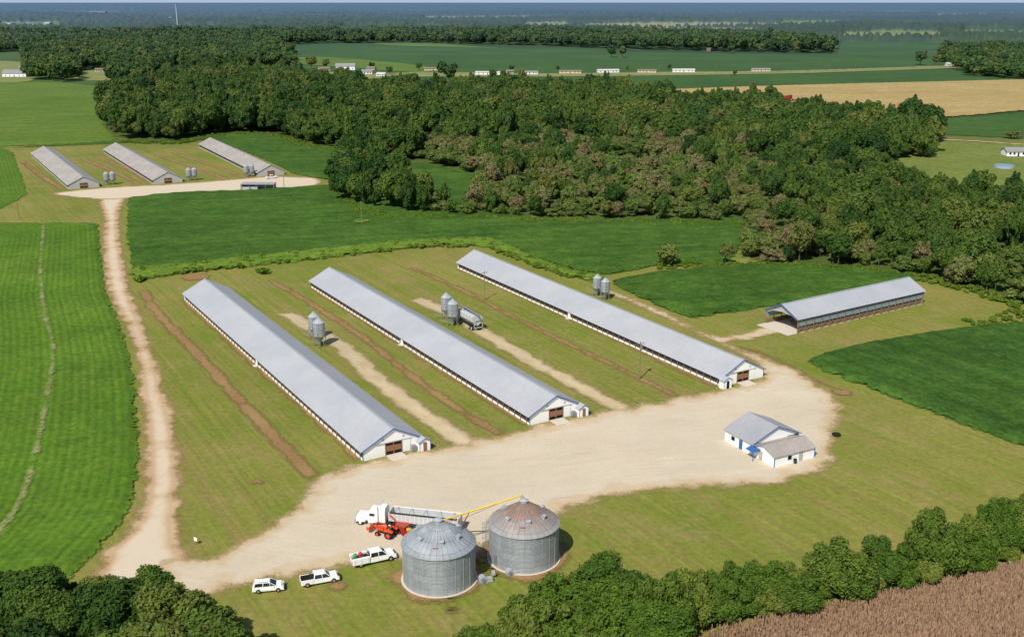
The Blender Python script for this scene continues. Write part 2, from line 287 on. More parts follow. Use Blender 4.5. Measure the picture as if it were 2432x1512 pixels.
sheet('farm_track',strip([(675,742),(760,790),(830,838),(900,905),(1000,978),(1090,1040),(1150,1085)],6.8),track,.07,1,margin=2,ground=True,label='sandy track between left and middle poultry houses',cat='track')
sheet('farm_track',strip([(980,708),(1060,740),(1140,785),(1250,850),(1380,920),(1460,962),(1530,1005)],6.4),track,.07,1,margin=2,ground=True,label='sandy track between middle and right poultry houses',cat='track')
for pp,wd,lb in(([(340,690),(375,745),(450,820),(560,940),(660,1045),(745,1135)],3.9,'brown bare soil strip left of the leftmost poultry house'),
    ([(640,665),(740,722),(860,800),(960,880),(1080,965),(1195,1035)],3.3,'brown bare soil strip between left and middle poultry houses'),
    ([(975,635),(1100,690),(1250,768),(1400,840),(1500,888),(1610,942)],3.1,'brown bare soil strip between middle and right poultry houses'),
    ([(438,712),(520,785),(640,892),(760,1000),(858,1094)],3.4,'bare soil along the leftmost poultry house wall'),
    ([(742,682),(880,770),(1020,858),(1160,948),(1256,1008)],3.2,'bare soil along the middle poultry house wall'),
    ([(1090,636),(1250,708),(1400,776),(1560,850),(1705,918)],3.2,'bare soil along the right poultry house wall'),
    ([(1742,818),(1850,855),(1940,905),(2020,930)],2.2,'bare soil margin right of the gravel yard'),
    ([(50,382),(90,412),(150,450)],4,'bare soil left of the distant leftmost poultry house'),
    ([(195,378),(270,408),(330,438)],4,'bare soil between the distant left poultry houses, left band'),([(225,372),(305,403),(360,433)],4,'bare soil between the distant left poultry houses, right band'),
    ([(370,368),(460,398),(540,428)],4,'bare soil between the distant right poultry houses, left band'),([(410,362),(510,396),(590,424)],4,'bare soil between the distant right poultry houses, right band')):
    sheet('bare_soil',strip(pp,wd),soil,.05 if wd<3.95 else .06,.8,margin=2.0,ground=True,label=lb,cat='soil')
sheet('crop_gap',strip([(105,536),(97,640),(106,750),(128,830),(118,920),(98,1030),(72,1140),(35,1225),(-30,1310)],1.3),pale,1.02,.6,margin=2,ground=True,label='pale bare line winding through the left crop field',cat='crop gap')
for (x,y,r,lb) in((465,658,4.5,'sandy patch behind the leftmost poultry house'),(1043,1392,6.9,'bare ring around the nearest grain bin'),(1250,1338,6.9,'bare ring around the farther grain bin'),(800,1393,1.8,'bare patch beside the pickup truck'),(610,1145,1.3,'small bare spot in the left lawn'),(1075,1448,1.2,'small bare spot below the grain bins'),(2000,932,2.2,'sandy patch at the right yard edge'),(860,530,4,'pale weed patch around the field utility pole')):
    gx,gy=G(x,y)
    if r==6.9: gx,gy=((-11.3,145.3) if x<1100 else (1.9,151.8))
    sheet('bare_soil',[(gx+r*(1+.25*random.random())*math.cos(t*.5236),gy+r*(1+.25*random.random())*math.sin(t*.5236)) for t in range(12)],soil if r!=4 else weedm,.16 if r!=4 else 1.1,.8,margin=2,ground=True,label=lb,cat='soil')
# ---------------------------------------------------------------- foliage
def foliage(name,stops,big=True,tr=.3):
    b=NB(name); r=b.n('ShaderNodeObjectInfo').outputs['Random']; rp=b.n('ShaderNodeValToRGB'); b.set(rp.inputs[0],r)
    el=rp.color_ramp.elements; el[0].position=0; el[0].color=c4(stops[0][1])
    el[1].position=1; el[1].color=c4(stops[-1][1])
    for p_,c_ in stops[1:-1]: e=el.new(p_); e.color=c4(c_)
    c=rp.outputs[0]
    if big: c=b.mix(b.rng(b.noise(.009,None,3,.5),.45,.7,0,.3),c,(.115,.170,.028))
    c=b.mul(c,b.rng(b.noise(1.1,None,5,.8),.3,.72,.6,1.5))
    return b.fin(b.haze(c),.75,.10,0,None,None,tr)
fol=foliage('foliage',[(0,(.032,.078,.018)),(.22,(.048,.106,.020)),(.4,(.090,.155,.026)),(.55,(.055,.116,.026)),(.72,(.120,.180,.030)),(.85,(.072,.136,.026)),(.94,(.155,.195,.040)),(1,(.160,.170,.050))])
folO=foliage('olive_foliage',[(0,(.120,.190,.038)),(.25,(.175,.225,.058)),(.45,(.105,.165,.034)),(.65,(.195,.215,.070)),(.85,(.205,.195,.085)),(1,(.215,.170,.085))],False)
folB=foliage('hedge_foliage',[(0,(.070,.140,.020)),(.3,(.105,.180,.024)),(.6,(.075,.140,.022)),(.85,(.150,.210,.034)),(1,(.180,.220,.045))],False)
folW=foliage('weed_foliage',[(0,(.12,.21,.022)),(.5,(.16,.25,.028)),(1,(.20,.27,.045))],False,.4)
bark=plain('bark',(.11,.085,.06),.95,.05)
def crown_mesh(name,seed,R,hz,zc,nl,nleaf,leaf,mat,low=-.55,cen=.5,taper=0):
    r=np.random.default_rng(seed); C=[(0,0,0,R*cen)]; st_=r.uniform(.8,1.2,2)
    for i in range(nl):
        d=r.normal(size=3); d/=np.linalg.norm(d); d[2]=d[2]*.85+.1; q=R*r.uniform(.42,.92); tp=1-taper*max(0,d[2]); C.append((d[0]*q*st_[0]*tp,d[1]*q*st_[1]*tp,d[2]*q,R*r.uniform(.14,.34)*tp))
    C=np.array(C); w_=C[:,3]**2; li=r.choice(len(C),size=nleaf*3,p=w_/w_.sum()); d=r.normal(size=(nleaf*3,3)); d/=np.linalg.norm(d,axis=1)[:,None]
    pts=C[li,:3]+d*(C[li,3]*r.uniform(.82,1.38,size=nleaf*3))[:,None]
    dist=np.linalg.norm(pts[:,None,:]-C[None,:,:3],axis=2)/C[None,:,3]; dist[np.arange(len(li)),li]=9
    ok=(dist.min(1)>.88)&(pts[:,2]>low*R); pts=pts[ok][:nleaf]; d=d[ok][:nleaf]; n_=len(pts)
    nn=d*.8+r.normal(size=(n_,3))*.5+np.array([0,0,.25]); nn/=np.linalg.norm(nn,axis=1)[:,None]
    t=np.cross(nn,r.normal(size=(n_,3))); t/=np.linalg.norm(t,axis=1)[:,None]; bt=np.cross(nn,t)
    s=leaf*r.uniform(.45,1.35,size=n_)[:,None]; s2=s*r.uniform(.5,1,size=n_)[:,None]
    sc3=np.array([1,1,hz/R]); off=np.array([0,0,zc])
    V=np.stack([pts-t*s-bt*s2*.3,pts+bt*s2*-1,pts+t*s+bt*s2*.2,pts+bt*s2],1).reshape(-1,3)*sc3+off; Q=np.arange(n_*4).reshape(-1,4)
    vs=[];qs=[];o=len(V)
    for c in C:
        m,k=6,8
        for a in range(m+1):
            for bb in range(k):
                ph=math.pi*a/m; th=2*math.pi*bb/k; rr=c[3]*(.74+.16*r.random()); vs.append(((c[0]+rr*math.sin(ph)*math.cos(th)),(c[1]+rr*math.sin(ph)*math.sin(th)),(c[2]+rr*math.cos(ph))))
        for a in range(m):
            for bb in range(k): qs.append((o+a*k+bb,o+(a+1)*k+bb,o+(a+1)*k+(bb+1)%k,o+a*k+(bb+1)%k))
        o+=(m+1)*k
    V=np.vstack([V,np.array(vs)*sc3+off]); Q=np.vstack([Q,np.array(qs)])
    return npmesh(name,V,Q,mat)
def trunk_mesh(seed,zt,r0):
    r=random.Random(seed); m=MB(); m.cyl((0,0,-.2),(r.uniform(-.2,.2),r.uniform(-.2,.2),zt),r0,r0*.55,8)
    for k in range(5):
        a=k*1.256+r.random(); q=zt*.33; m.cyl((0,0,zt*r.uniform(.55,.95)),(math.cos(a)*q,math.sin(a)*q,zt+q*.9),r0*.38,r0*.12,6)
    o=m.build('trunk',bark); me=o.data; bpy.data.objects.remove(o); return me
NEAR=[(crown_mesh('crown',10+i,5.2,4.6,6.0,52,14000,.27,fol,taper=.2,cen=.42),trunk_mesh(i,4.5,.28)) for i in range(3)]
HEDGE=[(crown_mesh('crown',40+i,[4.9,4.2,5.2,3.6][i],[4.6,5.6,3.8,3.4][i],[4.8,5.8,4.0,3.4][i],[52,44,56,34][i],11000,[.24,.24,.24,.2][i],folB,low=-.95,cen=.36,taper=.25),trunk_mesh(i,3.0,.22)) for i in range(4)]
MID=[(crown_mesh('crown',70+i,[5.4,4.6,6.2,5.2,4.0][i],[5.6,4.9,6.2,5.0,7.2][i],[8.6,7.8,9.4,8.0,9.8][i],[26,22,34,26,26][i],2600,.50,fol,low=-.95,cen=.38,taper=[.1,.3,0,.2,.55][i]),trunk_mesh(i,7,.32)) for i in range(5)]
OLV=[(crown_mesh('crown',80+i,[4.8,4.0,5.4][i],[3.6,4.6,2.8][i],[4.2,5.2,3.4][i],30,2200,.40,folO,low=-.95,cen=.35,taper=.2),trunk_mesh(i,4,.25)) for i in range(3)]
FAR=[(crown_mesh('crown',90+i,6.2,5.6,8.6,14,460,1.2,fol,low=-.8),trunk_mesh(i,7,.4)) for i in range(3)]
SHR=[(crown_mesh('foliage',110+i,1.5,1.1,.9,7,420,.26,folW,low=-.9),None) for i in range(2)]
def tree(kindset,i,x,y,s,rz,name,label,group=None,cat='tree',sz=None):
    cm,tm=kindset[i%len(kindset)]; e=empty(name,(x,y,0),rz,label,cat,group); e.scale=(s,s,sz or s)
    t=bpy.data.objects.new('trunk',tm); c=bpy.data.objects.new('crown',cm)
    for o in(t,c): COL.objects.link(o); o.parent=e
    return c
def inpoly(px,py,poly):
    P0=np.array(poly,float);P1=np.roll(P0,-1,axis=0); y=py[:,None]; c=((P0[None,:,1]>y)!=(P1[None,:,1]>y)); e=P1-P0
    xi=P0[None,:,0]+(y-P0[None,:,1])*e[None,:,0]/np.where(e[None,:,1]==0,1e-9,e[None,:,1]); return (c&(px[:,None]<xi)).sum(1)%2==1
def scatter(poly,sp,jit=.42,holes=()):
    g_=np.array([G(*p) for p in poly]); x0,y0=g_.min(0); x1,y1=g_.max(0)
    X,Y=np.meshgrid(np.arange(x0,x1,sp),np.arange(y0,y1,sp),indexing='ij'); X=X.ravel();Y=Y.ravel()
    X=X+RNG.uniform(-jit,jit,X.size)*sp; Y=Y+RNG.uniform(-jit,jit,Y.size)*sp
    px,py=P(X,Y); m=inpoly(px,py,poly)
    for h in holes: m&=~inpoly(px,py,h)
    return X[m],Y[m],px[m],py[m]
protos={}
Z1=[(262,238),(250,300),(290,330),(420,336),(520,316),(650,316),(735,346),(835,350),(805,395),(790,440),(798,478),(870,498),(1000,510),(1100,512),(1300,518),(1450,522),(1600,525),(1700,528),(1765,528),(1758,560),(1752,603),(1790,622),(1900,627),(2100,643),(2250,672),(2330,690),(2440,722),(2700,760),(2700,490),(2440,470),(2300,470),(2200,478),(2110,445),(2105,420),(2190,385),(2222,368),(2222,325),(2200,308),(2060,308),(1900,285),(1650,262),(1450,240),(1200,234),(1000,238),(830,226),(760,208),(690,196),(560,186),(450,190),(330,218)]
HOLES=[[(880,385),(1010,380),(1150,422),(1125,490),(1068,508),(1045,470),(1000,440),(930,425)],[(1400,382),(1500,372),(1600,388),(1570,408),(1460,404)],[(2080,395),(2170,372),(2200,382),(2150,400),(2110,408)],[(1640,430),(1700,422),(1740,432),(1690,440)],[(1230,452),(1290,446),(1300,458),(1250,462)]]
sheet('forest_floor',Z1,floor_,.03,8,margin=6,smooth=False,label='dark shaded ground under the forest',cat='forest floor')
X,Y,px,py=scatter(Z1,6.2,.5,HOLES)
D=np.hypot(X,Y); order=np.argsort(D); X,Y,px,py,D=[q[order] for q in(X,Y,px,py,D)]
def hs(Y): return np.interp(Y,[280,420,520,650,800,1100],[.80,.62,.78,1.0,1.06,1.0])
def olive(px,py,X,Y):
    zone=(px>980)&(px<1850)&(py>350); zr=(px>=1790)&(py>430)
    u=RNG.random(len(px)); cl=np.sin(X*.045+Y*.02)*np.sin(Y*.05-X*.013)
    return (zone&(u<.80+.2*cl))|(zr&(u<.32+.35*cl))|(u<.08+.1*cl)
OL=olive(px,py,X,Y)
LOWZ=np.where((px>1000)&(px<1800)&(py>360)&~OL,.82,1.0)
NI=140
for i in range(NI):
    s=float(hs(Y[i])*LOWZ[i]*random.uniform(.55,1.35))
    if px[i]>1740: lb,gp='leafy broadleaf tree in the forest edge behind the open litter shed','forest edge trees at the right'
    elif px[i]>1150: lb,gp='leafy broadleaf tree in the forest edge beyond the middle crop field','forest edge trees at the centre'
    else: lb,gp='leafy broadleaf tree in the wood edge right of the distant poultry houses','forest edge trees at the left'
    if OL[i]: s*=1.15
    c=tree(OLV if OL[i] else MID,i,X[i],Y[i],s,random.uniform(0,6.28),'forest_tree',lb,gp,sz=s*random.uniform(.75,1.25))
    protos.setdefault(('O',i%3) if OL[i] else ('M',i%5),c)
def gn_stuff(name,X,Y,var,scl,prs,label,cat,Z=None):
    n=len(X); V=np.stack([X,Y,np.zeros(n) if Z is None else Z],1); rot=np.zeros((n,3)); rot[:,2]=RNG.uniform(0,6.28,n)
    me=npmesh(name,V,np.zeros((0,4),int),None,{'var':('INT',var),'scl':('FLOAT_VECTOR',scl),'rot':('FLOAT_VECTOR',rot)})
    o=bpy.data.objects.new(name,me); COL.objects.link(o); tag(o,label,cat,None,'stuff')
    ng=bpy.data.node_groups.new(name,'GeometryNodeTree'); ng.interface.new_socket('Geometry',in_out='INPUT',socket_type='NodeSocketGeometry'); ng.interface.new_socket('Geometry',in_out='OUTPUT',socket_type='NodeSocketGeometry')
    gi=ng.nodes.new('NodeGroupInput'); go=ng.nodes.new('NodeGroupOutput'); jn=ng.nodes.new('GeometryNodeJoinGeometry'); L=ng.links.new
    def na(nm,ty): q=ng.nodes.new('GeometryNodeInputNamedAttribute'); q.data_type=ty; q.inputs[0].default_value=nm; return q.outputs[0]
    va,sa,ra=na('var','INT'),na('scl','FLOAT_VECTOR'),na('rot','FLOAT_VECTOR')
    for k,pr in enumerate(prs):
        cp=ng.nodes.new('FunctionNodeCompare'); cp.data_type='INT'; cp.operation='EQUAL'
        ii=[s_ for s_ in cp.inputs if s_.type=='INT']; L(va,ii[0]); ii[1].default_value=k
        oi=ng.nodes.new('GeometryNodeObjectInfo'); oi.transform_space='ORIGINAL'; oi.inputs['Object'].default_value=pr; oi.inputs['As Instance'].default_value=True
        ip=ng.nodes.new('GeometryNodeInstanceOnPoints'); L(gi.outputs[0],ip.inputs['Points']); L(cp.outputs[0],ip.inputs['Selection']); L(oi.outputs['Geometry'],ip.inputs['Instance']); L(ra,ip.inputs['Rotation']); L(sa,ip.inputs['Scale'])
        L(ip.outputs[0],jn.inputs[0])
    L(jn.outputs[0],go.inputs[0]); md=o.modifiers.new('scatter','NODES'); md.node_group=ng; return o
lone=[(1587,632,OLV,0,1.0,'round olive tree standing alone in the crop field'),(1722,628,MID,1,.62,'dark tree at the field corner beside the right wood'),(1452,137,FAR,0,1.5,'lone dark tree in the distant crop field, left half of its pair'),(1478,138,FAR,1,1.3,'lone dark tree in the distant crop field, right half of its pair'),(1066,200,FAR,2,1.7,'dark tree standing before the row of distant houses'),(2185,155,FAR,0,1.5,'rounded tree near the distant right road'),(2222,157,FAR,1,1.1,'smaller tree near the distant right road'),(740,165,FAR,1,1.2,'tree left of the distant white house'),(775,163,FAR,2,.9,'small tree beside the distant white house'),(1745,180,FAR,0,.5,'small bush tree along the distant road'),(2405,330,OLV,2,.9,'brownish shrub tree in the right green field'),(1170,192,FAR,1,.9,'small dark tree before the distant mobile homes'),(1833,262,MID,3,1.6,'tall tree rising above the right forest edge by the tan field'),(848,196,FAR,2,.9,'tree between the red barn and white house'),(995,168,FAR,0,.8,'small tree right of the distant white cottage'),(1325,170,FAR,1,.5,'small tree between distant mobile homes'),(1735,128,FAR,0,1.3,'tree beside the distant brick tower ruin'),(150,195,FAR,1,1.5,'tree in front of the upper left wood'),(885,166,FAR,2,.7,'small tree behind the distant white cottage'),(1490,168,FAR,0,.45,'small tree behind the central mobile homes'),(1590,166,FAR,2,.5,'small tree left of the longest mobile home'),(1215,170,FAR,1,.55,'small tree between the two left mobile homes'),(700,170,FAR,0,1.0,'tree at the left end of the distant road houses'),(2310,160,FAR,2,.9,'small tree right of the tiny white house'),(925,178,FAR,1,.7,'small tree between the pale outbuilding and the long low building'),(800,186,FAR,0,.8,'small tree left of the red barn')]
for x,y,ks,i,s,lb in lone:
    gx,gy=G(x,y); c=tree(ks,i,gx,gy,s,x*.1,'field_tree',lb)
    if ks is FAR: protos.setdefault(('F',i),c)
    if ks is OLV: protos.setdefault(('O',i),c)
    if ks is MID: protos.setdefault(('M',i),c)
Xr,Yr,pr_,D_=X[NI:],Y[NI:],px[NI:],D[NI:]; n=len(Xr); s=hs(Yr)*LOWZ[NI:]*RNG.uniform(.5,1.42,n); ol=OL[NI:]; s=np.where(ol,s*1.1,s); scl=np.stack([s,s,s*RNG.uniform(.75,1.3,n)],1)
mk=[k for k in range(5) if ('M',k) in protos]; okk=[k for k in range(3) if ('O',k) in protos]
prl=[protos[('M',k)] for k in mk]+[protos[('O',k)] for k in okk]
var=np.where(ol,len(mk)+RNG.integers(0,len(okk),n),RNG.integers(0,len(mk),n))
gn_stuff('forest',Xr,Yr,var,scl,prl,'dense dark green broadleaf forest filling the middle distance','forest')
def farwood(poly,sp,smin,smax,label):
    x,y,_,_=scatter(poly,sp,.48); n=len(x); s=RNG.uniform(smin,smax,n); gn_stuff('woodland',x,y,RNG.integers(0,3,n),np.stack([s,s,s*RNG.uniform(.8,1.15,n)],1),[protos[('F',k)] for k in range(3)],label,'woodland'); return n
cnt=[farwood([(55,122),(65,190),(180,197),(190,168),(255,163),(262,200),(330,200),(400,165),(560,160),(700,158),(695,125),(640,108),(400,100),(100,98),(-200,100),(-200,135)],12,.9,1.45,'dark woodland at the upper left behind the light green field'),
 farwood([(640,110),(760,105),(1000,103),(1300,110),(1420,116),(1700,123),(1975,128),(1985,116),(1850,98),(1400,86),(1000,84),(640,88),(120,88),(-200,94),(-200,100),(300,101)],18,1.1,1.9,'distant wood belt beyond the far crop field'),
 farwood([(2235,150),(2300,182),(2432,190),(2700,200),(2700,128),(2432,124),(2240,122)],13,1.0,1.5,'dark wood at the upper right edge')]
print('TREES',n,cnt)
# far canopy
nr,na_=280,680; rr=2500*np.exp(np.linspace(0,math.log(34000/2500),nr)); aa=np.linspace(-.56,.56,na_)
R2,A2=np.meshgrid(rr,aa,indexing='ij'); jr=RNG.uniform(-.4,.4,R2.shape)*R2*.009; X=(R2+jr)*np.sin(A2); Y=(R2+jr)*np.cos(A2)
Z=np.where(RNG.random(R2.shape)<.5,RNG.uniform(8,15,R2.shape),RNG.uniform(14,23,R2.shape)); Z+=9*np.sin(X*.004+Y*.002)*np.sin(Y*.0013); Z[0]=-2
px_,py_=P(X.ravel(),Y.ravel()); open_=np.zeros(X.size,bool)
PATCH=[[(1250,56),(1345,56),(1360,64),(1240,64)],[(590,50),(720,55),(700,61),(580,58)],[(-80,94),(90,92),(80,74),(-80,74)],[(1990,98),(2240,100),(2230,82),(2100,78),(2000,84)],[(1640,41),(1710,41),(1700,47),(1640,47)],[(60,28),(300,26),(280,36),(60,38)],[(2280,90),(2460,95),(2460,82),(2290,78)],[(1500,77),(1800,81),(1790,73),(1500,69)],[(800,81),(1100,82),(1050,73),(820,73)],[(2100,64),(2432,68),(2432,76),(2100,74)],[(300,47),(560,43),(540,51),(320,52)],[(1700,30),(2200,27),(2180,32),(1720,34)],[(900,26),(1300,24),(1280,29),(920,29)],[(2220,38),(2432,37),(2432,44),(2230,45)],[(300,85),(350,85),(350,77),(300,77)],[(0,67),(140,64),(150,53),(0,55)],[(1000,51),(1200,50),(1180,44),(1010,45)],[(1850,59),(2000,61),(1990,53),(1860,52)],[(380,70),(520,72),(520,66),(390,65)]]
for pl in PATCH: open_|=inpoly(px_,py_,pl)
lo_=np.sin(X*.0011+1.3*np.sin(Y*.0007))*np.sin(Y*.0019+.9*np.sin(X*.0009)); open_|=((lo_.ravel()>.68)&(R2.ravel()>3200))
Zf=Z.ravel(); Zf[open_]=2
fld=open_.astype(float)
idx=np.arange(nr*na_).reshape(nr,na_); Q=np.stack([idx[:-1,:-1],idx[:-1,1:],idx[1:,1:],idx[1:,:-1]],-1).reshape(-1,4)
b=NB('far_canopy'); k=b.noise(.02,None,5,.8); c=b.mix(b.rng(k,.3,.7),(.026,.052,.014),(.080,.120,.030))
v=b.vm('MULTIPLY',b.pos(),(.0006,.0013,0)); c=b.mix(b.rng(b.noise(2.3,v,4,.6),.35,.65,0,.6),c,(.014,.028,.012))
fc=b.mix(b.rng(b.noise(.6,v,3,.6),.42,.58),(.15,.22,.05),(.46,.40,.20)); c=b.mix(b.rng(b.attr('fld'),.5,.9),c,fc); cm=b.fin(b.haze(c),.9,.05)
me=npmesh('distant_forest',np.stack([X.ravel(),Y.ravel(),Zf],1),Q,cm,{'fld':('FLOAT',fld)}); o=bpy.data.objects.new('distant_forest',me); COL.objects.link(o); tag(o,'hazy blue green forest stretching to the horizon','forest',None,'stuff')
# near trees
for i,(x,y,s) in enumerate([(300,1545,1.1),(415,1575,1.2),(180,1570,1.0),(60,1545,1.05),(-50,1570,1.1),(500,1640,1.15),(350,1700,1.2),(210,1690,1.1),(70,1690,1.1),(115,1485,.85),(-10,1480,.9),(-100,1480,.9),(-90,1690,1.2),(245,1500,.85),(350,1510,.9),(430,1650,1.1),(180,1480,.6),(30,1500,.8),(300,1480,.55),(240,1560,1.0),(120,1570,.95)]):
    gx,gy=G(x,y); tree(NEAR,i,gx,gy,s,i*1.3,'foreground_tree','large dark green tree in the cluster at the bottom left corner','foreground trees at the bottom left',sz=s*random.uniform(.85,1.1))
HP=[(1150,1570),(1250,1500),(1400,1450),(1500,1425),(1620,1420),(1720,1435),(1850,1430),(1950,1400),(2050,1375),(2150,1350),(2250,1318),(2340,1285),(2480,1240),(2620,1220),(2620,1300),(2432,1338),(2200,1392),(1900,1450),(1700,1490),(1600,1540),(1500,1600),(1250,1660),(1150,1660)]
x,y,ppx,ppy=scatter(HP,3.5,.48)
ex=[G(q,r_) for q,r_ in((1740,1462),(1775,1462),(1810,1458),(1850,1450),(1890,1440),(1930,1428),(1800,1440),(2300,1330),(2350,1318),(2400,1300),(2260,1345))]
x=np.concatenate([x,[q[0] for q in ex]]); y=np.concatenate([y,[q[1] for q in ex]]); ppx,ppy=P(x,y)
for i in range(len(x)):
    k=.95 if ppx[i]<1720 else (.76 if ppx[i]<1930 else .88)
    s=random.uniform(.42,1.12)*k; tree(HEDGE,random.randrange(4),x[i],y[i],s,random.uniform(0,6.28),'hedgerow_tree','bushy mid green tree in the hedgerow between the lawn and dry corn','hedgerow trees at the bottom right',sz=s*random.uniform(.8,1.25))
print('HEDGE',len(x))
sp_=[]
for k,(xx,yy,lb) in enumerate([(625,650,'small dark shrub behind the poultry houses on the field edge'),(330,668,'leafy shrub where the dirt road passes the weedy field edge')]):
    gx,gy=G(xx,yy); e=empty('shrub',(gx,gy),0,lb,'shrub'); e.scale=(1.6,1.6,1.2); c=bpy.data.objects.new('foliage',SHR[k][0]); COL.objects.link(c); c.parent=e
    st_=MB().cyl((0,0,-.1),(0,0,.8),.08,.05,6).build('stem',bark,e); sp_.append(c)
wz=[[(312,640),(450,627),(600,610),(850,584),(1000,572),(1165,568),(1255,604),(1350,640),(1440,658),(1420,672),(1330,655),(1230,620),(1150,588),(1000,590),(850,606),(600,634),(450,650),(330,666)]]
xs,ys=[],[]
for q in wz:
    x,y,_,_=scatter(q,2.2,.5); xs.append(x); ys.append(y)
def edge(line,wd,sp):
    pl=strip(line,wd); c=[P(*q) for q in pl]; x,y,_,_=scatter(c,sp,.5); xs.append(x); ys.append(y)
edge([(290,336),(420,340),(520,322),(650,322),(735,350),(830,356)],12,2.2); edge([(790,445),(870,505),(1000,517),(1300,525),(1600,531),(1765,535)],9,1.8)
edge([(1560,634),(1700,631),(1900,634),(2100,648),(2250,676),(2432,728)],7,1.8); edge([(2432,766),(2300,772)],8,2.6)
edge([(1150,1600),(1300,1480),(1500,1425),(1620,1425),(1850,1430),(2050,1380),(2250,1322),(2480,1248)],7,1.2)
edge([(2440,725),(2420,745),(2400,762)],9,2.4)
x=np.concatenate(xs); y=np.concatenate(ys); n=len(x); s=RNG.uniform(.3,1.1,n)
gn_stuff('weeds',x,y,RNG.integers(0,2,n),np.stack([s,s,s*RNG.uniform(.5,1.1,n)],1),sp_,'bright green weeds and brush along field and wood edges','weeds')
sheet('weedy_edge',wz[0],weedm,.12,1.6,height=.7,hn=.5,label='weedy green strip behind the near poultry houses',cat='verge')
# corn
CP=[(1600,1560),(1700,1510),(1900,1462),(2100,1420),(2300,1375),(2440,1345),(2650,1300),(2650,1600),(1600,1640)]
cd=dirp((1700,1510),(2432,1350))
x,y,_,_=scatter(CP,.36,.4)
r0=(x*cd[1]-y*cd[0]); r1=np.round(r0/.8)*.8+RNG.uniform(-.2,.2,len(x)); x=x+(r1-r0)*cd[1]; y=y-(r1-r0)*cd[0]; n=len(x); V=[];hh=RNG.uniform(1.5,1.9,n); r=RNG
for j in range(4):
    a=r.uniform(0,6.28,n); wd=r.uniform(.04,.09,n); lean=r.uniform(-.35,.35,(n,2)); dx=np.cos(a)*wd; dy=np.sin(a)*wd; z0=hh*[0,.3,.5,.4][j]; z1=hh*[1,.85,1.0,.7][j]
    V.append(np.stack([np.stack([x-dx*.4,y-dy*.4,z0],1),np.stack([x+dx*.4,y+dy*.4,z0],1),np.stack([x+dx+lean[:,0]*.6,y+dy+lean[:,1]*.6,z1],1),np.stack([x-dx+lean[:,0]*.6,y-dy+lean[:,1]*.6,z1],1)],1).reshape(-1,3))
V=np.concatenate(V); b=NB('dry_corn'); c=b.mix(b.rng(b.noise(2.5,None,3,.7),.35,.65),(.36,.23,.15),(.54,.38,.26)); cmn=b.fin(c,.9,.1,0,None,None,.3)
me=npmesh('corn',V,np.arange(len(V)).reshape(-1,4),cmn); o=bpy.data.objects.new('corn',me); COL.objects.link(o); tag(o,'dry brown corn field in the bottom right corner','corn',None,'stuff')
sheet('corn_ground',CP,sheet_mat('corn_soil',(.30,.20,.13),(.36,.25,.16)),.04,2,label='brown soil under the dry corn',cat='soil',smooth=False)
# ---------------------------------------------------------------- building materials
def roofmat(name,c1,c2,axis=1,k=1.1,rust=None):
    b=NB(name); o=b.obj(); s_=b.n('ShaderNodeSeparateXYZ'); b.set(s_.inputs[0],o); y=s_.outputs[axis]
    n=b.noise(.12,o,4,.6); n2=b.noise(1.5,b.vm('MULTIPLY',o,(1,.15,1) if axis==0 else (.15,1,1)),3,.6)
    c=b.mix(b.rng(n,.35,.65),c1,c2); c=b.mix(b.rng(n2,.3,.7,0,.3),c,tuple(v*.72 for v in c1))
    fr=b.math('FRACT',b.math('MULTIPLY',y,k)); ln=b.math('LESS_THAN',fr,.12); c=b.mix(b.math('MULTIPLY',ln,.22),c,(.2,.21,.23))
    if rust: c=b.mix(b.rng(b.noise(.5,o,6,.75),.45,.7,0,.8),c,rust)
    return b.fin(b.haze(c),.5,.35,.0,b.bump(ln,.25,.05))
roofN=roofmat('galvanised_roof',(.40,.415,.465),(.45,.465,.51)); roofR=roofmat('weathered_roof',(.38,.35,.33),(.46,.44,.43),rust=(.28,.18,.12))
roofO=roofmat('office_roof',(.33,.345,.385),(.39,.40,.43)); roofO2=roofmat('annex_roof',(.36,.33,.31),(.42,.39,.38),axis=1,rust=(.33,.25,.2))
white=plain('white_siding',(.86,.87,.88),.6,.3,var=.03,scale=.4); blue=plain('blue_trim',(.04,.13,.36),.5); greyw=plain('grey_siding',(.42,.42,.42),.7,.2)
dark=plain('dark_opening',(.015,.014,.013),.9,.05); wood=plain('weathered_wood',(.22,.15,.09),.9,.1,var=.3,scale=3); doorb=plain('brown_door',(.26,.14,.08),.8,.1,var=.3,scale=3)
conc=plain('concrete',(.58,.53,.46),.9,.1); galv=plain('galvanised_steel',(.42,.45,.49),.42,.5,.15,var=.15,scale=2); galvd=plain('dull_steel',(.25,.26,.28),.5,.4,.3)
curt=plain('curtain',(.07,.065,.06),.9,.05,var=.4,scale=1)
POLE=plain('pole_wood',(.24,.18,.13),.9,.05)
